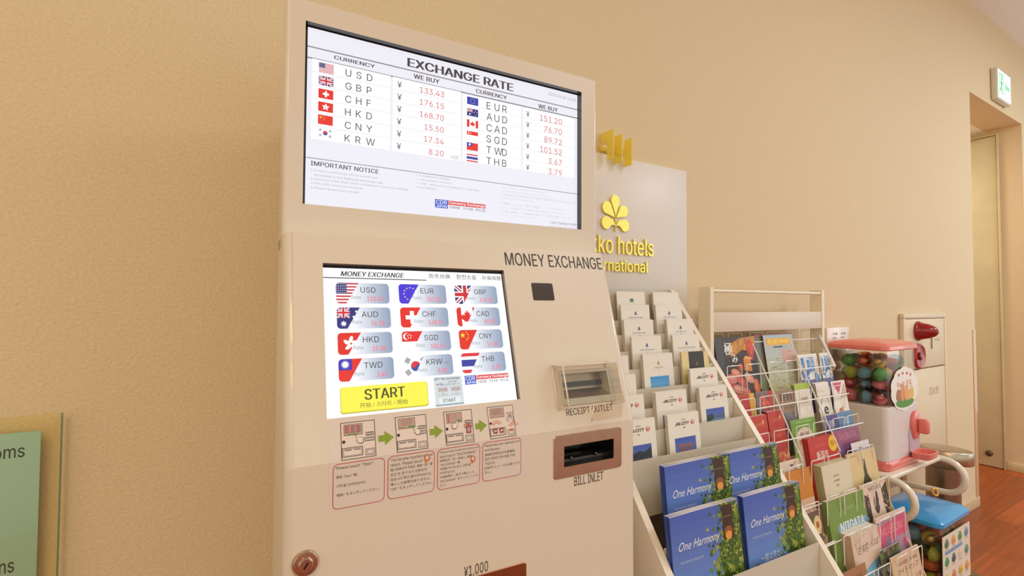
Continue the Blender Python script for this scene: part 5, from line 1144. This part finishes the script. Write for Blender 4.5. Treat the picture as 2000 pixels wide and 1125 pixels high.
def art_bottle(a, w, h):
    a.rect(0, 0, w, h, (222, 196, 142), 0); c = (62, 52, 30)
    a.poly([(w*.5, h*.13), (w*.58, h*.13), (w*.6, h*.36), (w*.7, h*.48), (w*.74, h*.95), (w*.4, h*.95), (w*.42, h*.48), (w*.5, h*.36)], c, 1); a.rect(w*.52, h*.17, w*.54, h*.85, (96, 84, 50), 2); a.text('にいがた酒の陣', w*.05, h*.04, w*.3, h*.06, (140, 110, 70), 1)
    for k in range(3): a.rect(w*(.04+.13*k), h*(.58-.05*k), w*(.13+.13*k), h*.95, (196, 160, 96), 1)
item('sake_booklet', bk(art_bottle, .004, (200, 170, 110)), (1652, 889, 1707, 873), .21, R(9), 'beige booklet with one dark bottle on its cover', 'booklet')
def art_oval(a, w, h):
    rg = random.Random(16); a.rect(0, 0, w, h, (112, 84, 66), 0); blobs(a, rg, 16, 0, 0, w, h*.6, ((90, 64, 50), (150, 110, 84), (196, 160, 120), (80, 100, 50)), w*.06, w*.16, 1); a.ell(w*.66, h*.2, w*.24, h*.13, (226, 200, 140), 2, 18); a.ell(w*.66, h*.2, w*.1, h*.05, (170, 90, 60), 3, 12); a.rect(0, h*.64, w, h, (110, 130, 56), 2)
item('brown_leaflet', lf(art_oval), (1573, 1002, 1604, 996), .2, R(9), 'brown food leaflet with cream oval badge beside white rack panel', 'leaflet')
def art_niig(a, w, h):
    a.rect(0, 0, w, h, (122, 152, 70), 0); a.vgrad(w*.2, h*.32, w*.98, h, (130, 176, 214), (60, 110, 180), 1, 10); a.text('NIIGATA', w*.25, h*.3, w*.9, h*.42, (240, 236, 220), 3, bold=.025); a.text('新潟', w*.48, h*.13, w*.66, h*.18, (170, 196, 130), 1)
item('green_guidebook', bk(art_niig, .012, (104, 134, 60)), (1613, 979, 1687, 958), .24, R(9), 'green city guide booklet with white title over blue water', 'booklet')
def art_animals(a, w, h):
    rg = random.Random(17); a.rect(0, 0, w, h, (228, 202, 182), 0); a.text('NATURE', w*.28, h*.06, w*.76, h*.12, (60, 46, 44), 1)
    a.poly([(0, h*.1), (w*.26, h*.2), (w*.28, h*.5), (w*.16, h*.8), (0, h*.9)], (70, 52, 44), 1); a.poly([(w*.74, h*.15), (w*.96, h*.05), (w*.98, h*.7), (w*.8, h*.55)], (60, 50, 40), 1); blobs(a, rg, 40, 0, h*.1, w*.25, h*.85, ((226, 202, 180), (40, 30, 28), (160, 100, 60)), w*.01, w*.03, 2); blobs(a, rg, 40, w*.76, h*.12, w*.95, h*.6, ((226, 202, 180), (40, 30, 28), (150, 110, 60)), w*.01, w*.03, 2)
    a.ell(w*.5, h*.34, w*.1, h*.14, (84, 62, 54), 1, 14); a.ell(w*.53, h*.2, w*.05, h*.06, (84, 62, 54), 1, 10); a.ell(w*.5, h*.7, w*.2, h*.11, (70, 58, 54), 1, 14); a.rect(w*.96, 0, w, h, (206, 150, 50), 3)
item('nature_booklet', bk(art_animals, .004, (200, 150, 60)), (1678, 949, 1731, 933), .21, R(9), 'pale pink booklet with dark animal figures and yellow edge', 'booklet')
def art_walk(a, w, h):
    a.rect(0, 0, w, h, (226, 200, 180), 0); a.text('古町', w*.14, h*.17, w*.5, h*.28, (130, 110, 84), 1); a.text('さんぽ', w*.45, h*.15, w*.95, h*.25, (130, 110, 84), 1); a.ell(w*.95, h*.72, w*.85, h*.3, (120, 176, 206), 1, 26); a.ell(w*.9, h*.52, w*.2, h*.1, (110, 150, 170), 2, 14); a.ell(w*.8, h*.75, w*.18, h*.12, (170, 160, 150), 2, 14); a.line((w*.05, h*.14), (w*.5, h*.04), w*.008, (170, 140, 116), 1)
item('walking_map', bk(art_walk, .0045, (214, 180, 156)), (1661, 1047, 1715, 1027), .21, R(9), 'pale beige walking map booklet with round blue photo', 'booklet', 6, .005, 'beige walking map stacked behind the round photo one', 'beige walking maps')
def art_pink(a, w, h):
    rg = random.Random(18); a.rect(0, 0, w, h, (176, 140, 160), 0); a.rect(0, 0, w, h*.06, (232, 206, 196), 1); a.poly([(0, h*.12), (w*.97, h*.06), (w*.97, h*.3), (0, h*.36)], (214, 84, 120), 1); a.text('MUSEUM', w*.1, h*.14, w*.8, h*.24, (240, 160, 170), 2); blobs(a, rg, 20, 0, h*.36, w, h, ((160, 130, 156), (196, 160, 176), (140, 120, 150)), w*.06, w*.16, 2); a.ell(w*.8, h*.42, w*.05, h*.06, (206, 60, 110), 3)
item('pink_magazine', bk(art_pink, .004, (210, 170, 170)), (1709, 1013, 1768, 991), .24, R(9), 'mauve magazine with hot pink band low in right wire column', 'magazine')
def art_dg(a, w, h):
    a.rect(0, 0, w, h, (60, 70, 40), 0); blobs(a, random.Random(19), 24, 0, 0, w, h*.6, ((90, 110, 50), (40, 50, 30), (150, 150, 140), (120, 96, 60)), w*.05, w*.14, 1)
item('green_photo_leaflet', lf(art_dg), (1718, 1075, 1757, 1062), .2, R(9), 'dark green photo leaflet below the pink banded magazine', 'leaflet')
def art_beige(a, w, h):
    a.rect(0, 0, w, h, (226, 192, 160), 0); a.text('新潟市歴史博物館', w*.15, h*.1, w*.9, h*.16, (140, 96, 80), 1); a.text('ガイドマップ', w*.15, h*.19, w*.9, h*.27, (90, 70, 64), 1); blobs(a, random.Random(20), 12, w*.1, h*.35, w*.9, h*.7, ((206, 160, 130), (180, 140, 116)), w*.03, w*.08, 1)
item('beige_booklet', bk(art_beige, .004, (214, 176, 146)), (1739, 1091, 1793, 1064), .21, R(9), 'beige booklet with brown title at lower right of wire stand', 'booklet')
def art_brown2(a, w, h): a.rect(0, 0, w, h, (170, 120, 84), 0); a.text('越後のまち', w*.2, h*.1, w*.8, h*.18, (120, 80, 56), 1)
item('tan_leaflet', lf(art_brown2, (190, 140, 104)), (1640, 1119, 1694, 1104), .2, R(9), 'tan leaflet at bottom edge below the walking map booklets', 'leaflet')

# ================================================================== capsule machines and their stand
PINK = (232, 122, 112); WHT = (232, 224, 222)
CAPC = [('red', (240, 96, 80)), ('yellow', (246, 226, 90)), ('green', (110, 200, 110)), ('blue', (140, 200, 230)), ('pink', (250, 160, 176)), ('lime', (206, 222, 96)), ('orange', (244, 150, 90))]
def capsule_mesh(name, r, col):
    b = B(); n = 14; pr = [(r*math.sin(math.pi*k/n), -r*math.cos(math.pi*k/n)) for k in range(n//2+1)]
    b.lathe([(max(p[0], 1e-5), p[1]) for p in pr], col, 'acrylic', 18)
    b.lathe([(r*1.0, 0), (r*1.03, .0006), (r*1.03, .003), (r*1.0, .0036)], col, 'acrylic', 18)
    b.lathe([(max(r*math.sin(math.pi*k/n), 1e-5), -r*math.cos(math.pi*k/n)+.0036) for k in range(n//2, n+1)], tuple(q+(255-q)*.5 for q in col), 'capsule', 18)
    b.lathe([(1e-5, -r*.6), (r*.5, -r*.55), (r*.62, -.1*r), (r*.4, r*.4), (1e-5, r*.5)], tuple(q*.95 for q in col), 'plastic', 10)
    return b.mesh(name)
def bin_of_capsules(x0, x1, y0, y1, z0, z1, r, group, where, seed, fr=WF, slope=0.):
    rg = random.Random(seed); mes = {k: capsule_mesh('toy_capsule', r, c) for k, c in CAPC}; d = r*2.04; k = 0; z = z0+r
    while z < z1:
        ox = (k % 2)*r*.9; y = y0+r+(k % 2)*r*.5
        while y < y1-r+.001:
            x = x0+r+ox
            while x < x1-r+.001:
                if z < z1-slope*(1-(y-y0)/(y1-y0))-rg.uniform(0, .02):
                    nm = rg.choice([c[0] for c in CAPC]); o = bpy.data.objects.new('toy_capsule', mes[nm]); COL.objects.link(o)
                    o.location = fr.world((x+rg.uniform(-1, 1)*r*.012, y+rg.uniform(-1, 1)*r*.012, z)); o.rotation_euler = (rg.uniform(0, 6), rg.uniform(0, 6), rg.uniform(0, 6))
                    tag(o, f'{nm} round toy capsule inside the {where}', 'toy capsule', f'{nm} capsules in the {group}')
                x += d
            y += d
        z += d*.88; k += 1
def rrect_ring(x0, x1, y0, y1, z, r, n=5):
    o = []
    for cx, cy, a0 in ((x0+r, y0+r, 180), (x1-r, y0+r, 270), (x1-r, y1-r, 0), (x0+r, y1-r, 90)):
        for k in range(n+1): a = R(a0+90*k/n); o.append((cx+r*math.cos(a), cy+r*math.sin(a), z))
    return o
def hollow(b, rings_out, th, col, mat):
    """thin walled open tube from outer rings"""
    c = np.mean([p for r in rings_out for p in r], axis=0)
    inn = [[(p[0]+(c[0]-p[0])*th, p[1]+(c[1]-p[1])*th, p[2]) for p in r] for r in rings_out]
    b.loft(rings_out+inn[::-1]+[rings_out[0]], col, mat, (False, False))
def capsule_machine(name, label, x0, x1, y0, y1, z0, H, lidc, basec, art, knob, seed, where, fr=WF, clearfrac=(.5, .95)):
    t = Thing(name, label, 'capsule toy machine', ((x0+x1)/2, (y0+y1)/2, z0), fr); zc0, zc1 = z0+H*clearfrac[0], z0+H*clearfrac[1]
    S = lambda e, z: rrect_ring(x0-e, x1+e, y0-e, y1+e, z, .022+max(0, e))
    b = B(); b.loft([S(.002, z0), S(.004, z0+.006), S(.004, z0+.028), S(-.001, z0+.034)], lidc, 'plastic'); t.part('base_rim', b)
    b = B(); b.loft([S(-.002, z0+.0345), S(0, z0+.06), S(0, zc0-.003), S(-.004, zc0)], WHT, 'plastic')
    body = t.part('body', b)
    b = B(); hollow(b, [S(-.003, zc0+.0005), S(-.001, zc0+.02), S(-.004, zc1-.0005)], .012, (253, 250, 247), 'glass'); t.part('clear_hopper', b)
    b = B(); b.loft([S(.004, zc1), S(.007, zc1+.004), S(.006, zc1+.016), S(-.006, zc1+.026), S(-.04, zc1+.034), S(-.058, zc1+.037)], lidc, 'plastic'); t.part('lid', b)
    xc = (x0+x1)/2
    if knob:
        kx, kz = knob; M0 = Matrix.Translation((kx, y0-.0005, kz)) @ Matrix.Rotation(R(90), 4, 'X')
        b = B(); b.lathe([(1e-4, 0), (.044, 0), (.046, .004), (.044, .010), (.034, .014), (1e-4, .015)], lidc, 'plastic', 32, M0, sx=.85, sy=1.25); k_ = t.part('coin_plate', b, None, body)
        b = B(); b.box(kx-.014, kx+.014, y0-.05, y0-.0145, kz-.03, kz+.028, lidc, 'plastic', .009, 3); t.part('turning_knob', b, None, body)
        b = B(); tx0, tx1 = kx-.05, kx+.045; tz = z0+.034
        b.box(tx0, tx1, y0-.003, y0-.0006, tz+.01, tz+.10, (206, 186, 206), 'plastic', .001); t.part('chute_panel', b, 'lilac chute opening', body)
        b = B(); rr = [rrect_ring(tx0-.004, tx1+.004, y0-.062, y0-.0036, tz-.006, .02), rrect_ring(tx0-.01, tx1+.01, y0-.068, y0-.0036, tz+.018, .022)]
        rin = [rrect_ring(tx0-.004, tx1+.004, y0-.062, y0-.0085, tz+.018, .02), rrect_ring(tx0, tx1, y0-.058, y0-.0085, tz+.002, .018)]
        b.loft(rr+rin, lidc, 'plastic'); t.part('tray', b, None, body)
    b = B(); art(b, x0, x1, y0, zc0, zc1); t.part('sticker', b)
    bin_of_capsules(x0+.012, x1-.012, y0+.012, y1-.012, zc0+.002, zc1-.01, .0255, where, where, seed, fr, .03)
    return t
gz0 = .588
kp = WF.ony(1785, 829, .857); sp = WF.ony(1772, 752, .857)
def art_cloud(b, x0, x1, y0, zc0, zc1):
    rg = random.Random(4); cx, cz = 2.352, sp[2]-.012; r = .096; pts = []
    for k in range(80):
        an = 2*math.pi*k/80; q = r*(1+.06*abs(math.sin(5*an))); pts.append((cx+q*math.cos(an)*1.22, y0-.0018, cz+q*math.sin(an)*.86))
    b.ext(pts[::-1] if 0 else pts, (0, .0012, 0), (244, 236, 228), 'paper')
    a = Art(b, (cx, y0-.0019, cz), (1.75, 0, 0), (0, 0, -1.15), 'paper'); a.n = np.array([0, -1., 0])
    a.ell(0, .045, .046, .018, (86, 150, 60), 1, 22)
    for u, v, ru, rv, c in ((-.032, .022, .014, .016, (176, 120, 84)), (-.012, .016, .011, .026, (226, 150, 90)), (.008, .018, .010, .024, (236, 170, 110)), (.022, .024, .01, .016, (236, 180, 120)), (.036, .02, .009, .02, (238, 190, 60))): a.ell(u, v, ru, rv, c, 2, 14); a.ell(u, v-rv*.8, ru*.8, ru*.8, c, 2, 12)
    for u, v in ((-.03, -.05), (-.01, -.054), (.012, -.052), (.03, -.046)): a.ell(u, v, .0045, .0055, (206, 80, 64), 2, 8)
    a.text('ちゃむ', -.04, -.026, .0, -.006, (226, 130, 90), 2, bold=.03); a.text('まち', .006, -.03, .036, -.004, (230, 150, 90), 2, bold=.03)
capsule_machine('capsule_machine', 'pink lidded capsule toy machine on white shelf with cloud sticker', 2.2, 2.482, .857, 1.066, gz0, .478, PINK, WHT, art_cloud, (kp[0], kp[2]), 3, 'pink lidded machine')
bp = WF.onx(1836, 1026, 2.2)
bx0, bx1, by0, bz1 = 2.2, 2.475, bp[1], bp[2]
def art_chart(b, x0, x1, y0, zc0, zc1):
    rg = random.Random(8); c0, c1 = x0+.012, x1-.004; q0, q1 = zc0+.0, zc1-.03
    b.box(c0, c1, y0-.0022, y0-.0008, q0, q1, (236, 222, 206), 'paper'); a = Art(b, (c0, y0-.0023, q1), (1, 0, 0), (0, 0, -1), 'paper'); w, h = c1-c0, q1-q0
    a.rect(w*.08, h*.28, w*.7, h*.34, (120, 160, 206), 1)
    CC = ((84, 120, 96), (222, 150, 96), (90, 150, 80), (110, 140, 180), (60, 150, 90), (70, 96, 100), (222, 200, 180), (96, 140, 120), (216, 196, 60), (206, 130, 84), (214, 170, 50), (226, 150, 60))
    for k in range(12):
        u, v = w*(.14+.24*(k % 4)), h*(.16+.34*(k//4)) if k < 4 else h*(.48+.3*(k//4-1)); c = CC[k]
        a.ell(u, v, w*.075, h*.07, c, 2, 12); a.ell(u, v-h*.06, w*.05, h*.04, tuple(min(255, q+26) for q in c), 3, 10)
        a.rect(u-w*.06, v+h*.085, u+w*.06, v+h*.1, (190, 150, 140), 2)
capsule_machine('capsule_machine', 'blue lidded capsule toy machine standing low with picture chart sticker', bx0, bx1, by0, by0+.2, .003, bz1-.003+.004, (48, 150, 214), WHT, art_chart, None, 5, 'blue lidded machine', clearfrac=(.45, .955))

# tubular stand under the pink machine
t = Thing('capsule_stand', 'white tubular shelf stand carrying the pink lidded capsule machine', 'stand', (2.39, .95, 0))
TW = (240, 228, 208)
b = B(); b.box(2.158, 2.625, .832, 1.085, .568, .586, (240, 226, 206), 'plastic', .006, 3); t.part('shelf', b)
for x in (2.150, 2.633):
    path = [(x, 1.075, .577)]+[(x, .99-.05*k, .577) for k in range(4)]
    for k in range(11): a = R(90-18*k); path.append((x, .826-.068*math.cos(R(-90+18*k)), .577-.068+.068*math.sin(a)))
    path += [(x, .86, .44), (x, .93, .435), (x, .99, .43), (x, 1.03, .40), (x, 1.04, .3), (x, 1.04, .012)]
    b = B(); b.tube(path, .0125, TW, 'wire', 12); t.part('side_tube', b)
b = B(); b.box(2.1635, 2.6195, 1.03, 1.05, .2, .22, TW, 'plastic', .004); t.part('cross_rail', b)

# small orange flower ornament at the back of the blue lid
op = WF.onx(1826, 961, 2.512); M0 = Matrix.Translation(op) @ Matrix.Rotation(R(72), 4, 'X') @ Matrix.Rotation(R(-15), 4, 'Y')
t = Thing('flower_ornament', 'small orange ring flower with dark centre and green leaf beside the blue lid', 'ornament', op)
b = B(); b.tube([M0 @ Vector((.013*math.cos(2*math.pi*k/24), .013*math.sin(2*math.pi*k/24), 0)) for k in range(24)], .005, (232, 150, 30), 'plastic', 10, True); t.part('petal_ring', b)
b = B(); b.lathe([(1e-4, -.003), (.0095, -.003), (.0095, .002), (1e-4, .004)], (70, 44, 24), 'plastic', 18, M0); t.part('centre', b)
b = B(); b.loft([[(op[0]+.012+.004*math.cos(k), op[1]+.004, op[2]-.014+.004*math.sin(k)) for k in (0, 1.57, 3.14, 4.71)], [(op[0]+.03+.008*math.cos(k), op[1]+.004, op[2]-.016+.007*math.sin(k)) for k in (0, 1.57, 3.14, 4.71)], [(op[0]+.05+.001*math.cos(k), op[1]+.004, op[2]-.006+.001*math.sin(k)) for k in (0, 1.57, 3.14, 4.71)]], (50, 96, 50), 'plastic'); t.part('leaf', b)
b = B(); b.tube([(op[0], op[1]+.006, op[2]-.004), (op[0]+.004, op[1]+.012, .25), (op[0], op[1]+.02, .004)], .003, (50, 96, 50), 'plastic', 8); t.part('stem', b)

# stainless ashtray stand by the wall
ax, ay, az = 2.90, .905, .562
t = Thing('ashtray_stand', 'stainless ashtray stand with round slanted top below the hydrant box', 'ashtray stand', (ax, ay, 0))
M0 = Matrix.Translation((ax, ay, az)) @ Matrix.Rotation(R(4), 4, 'Y')
b = B(); b.lathe([(1e-4, -.058), (.097, -.058), (.1, -.054), (.1, -.004), (.097, 0), (.09, .002), (1e-4, .006)], (190, 172, 150), 'metal', 48, M0); t.part('top_dish', b)
b = B(); b.lathe([(1e-4, .02), (.062, .02), (.062, az-.075), (1e-4, az-.075)], (150, 130, 112), 'metal', 32, Matrix.Translation((ax-.03, ay, 0))); t.part('column', b)
b = B(); b.lathe([(1e-4, 0), (.14, 0), (.14, .01), (.06, .019), (1e-4, .0195)], (150, 130, 112), 'metal', 36, Matrix.Translation((ax-.03, ay, 0))); t.part('foot', b)
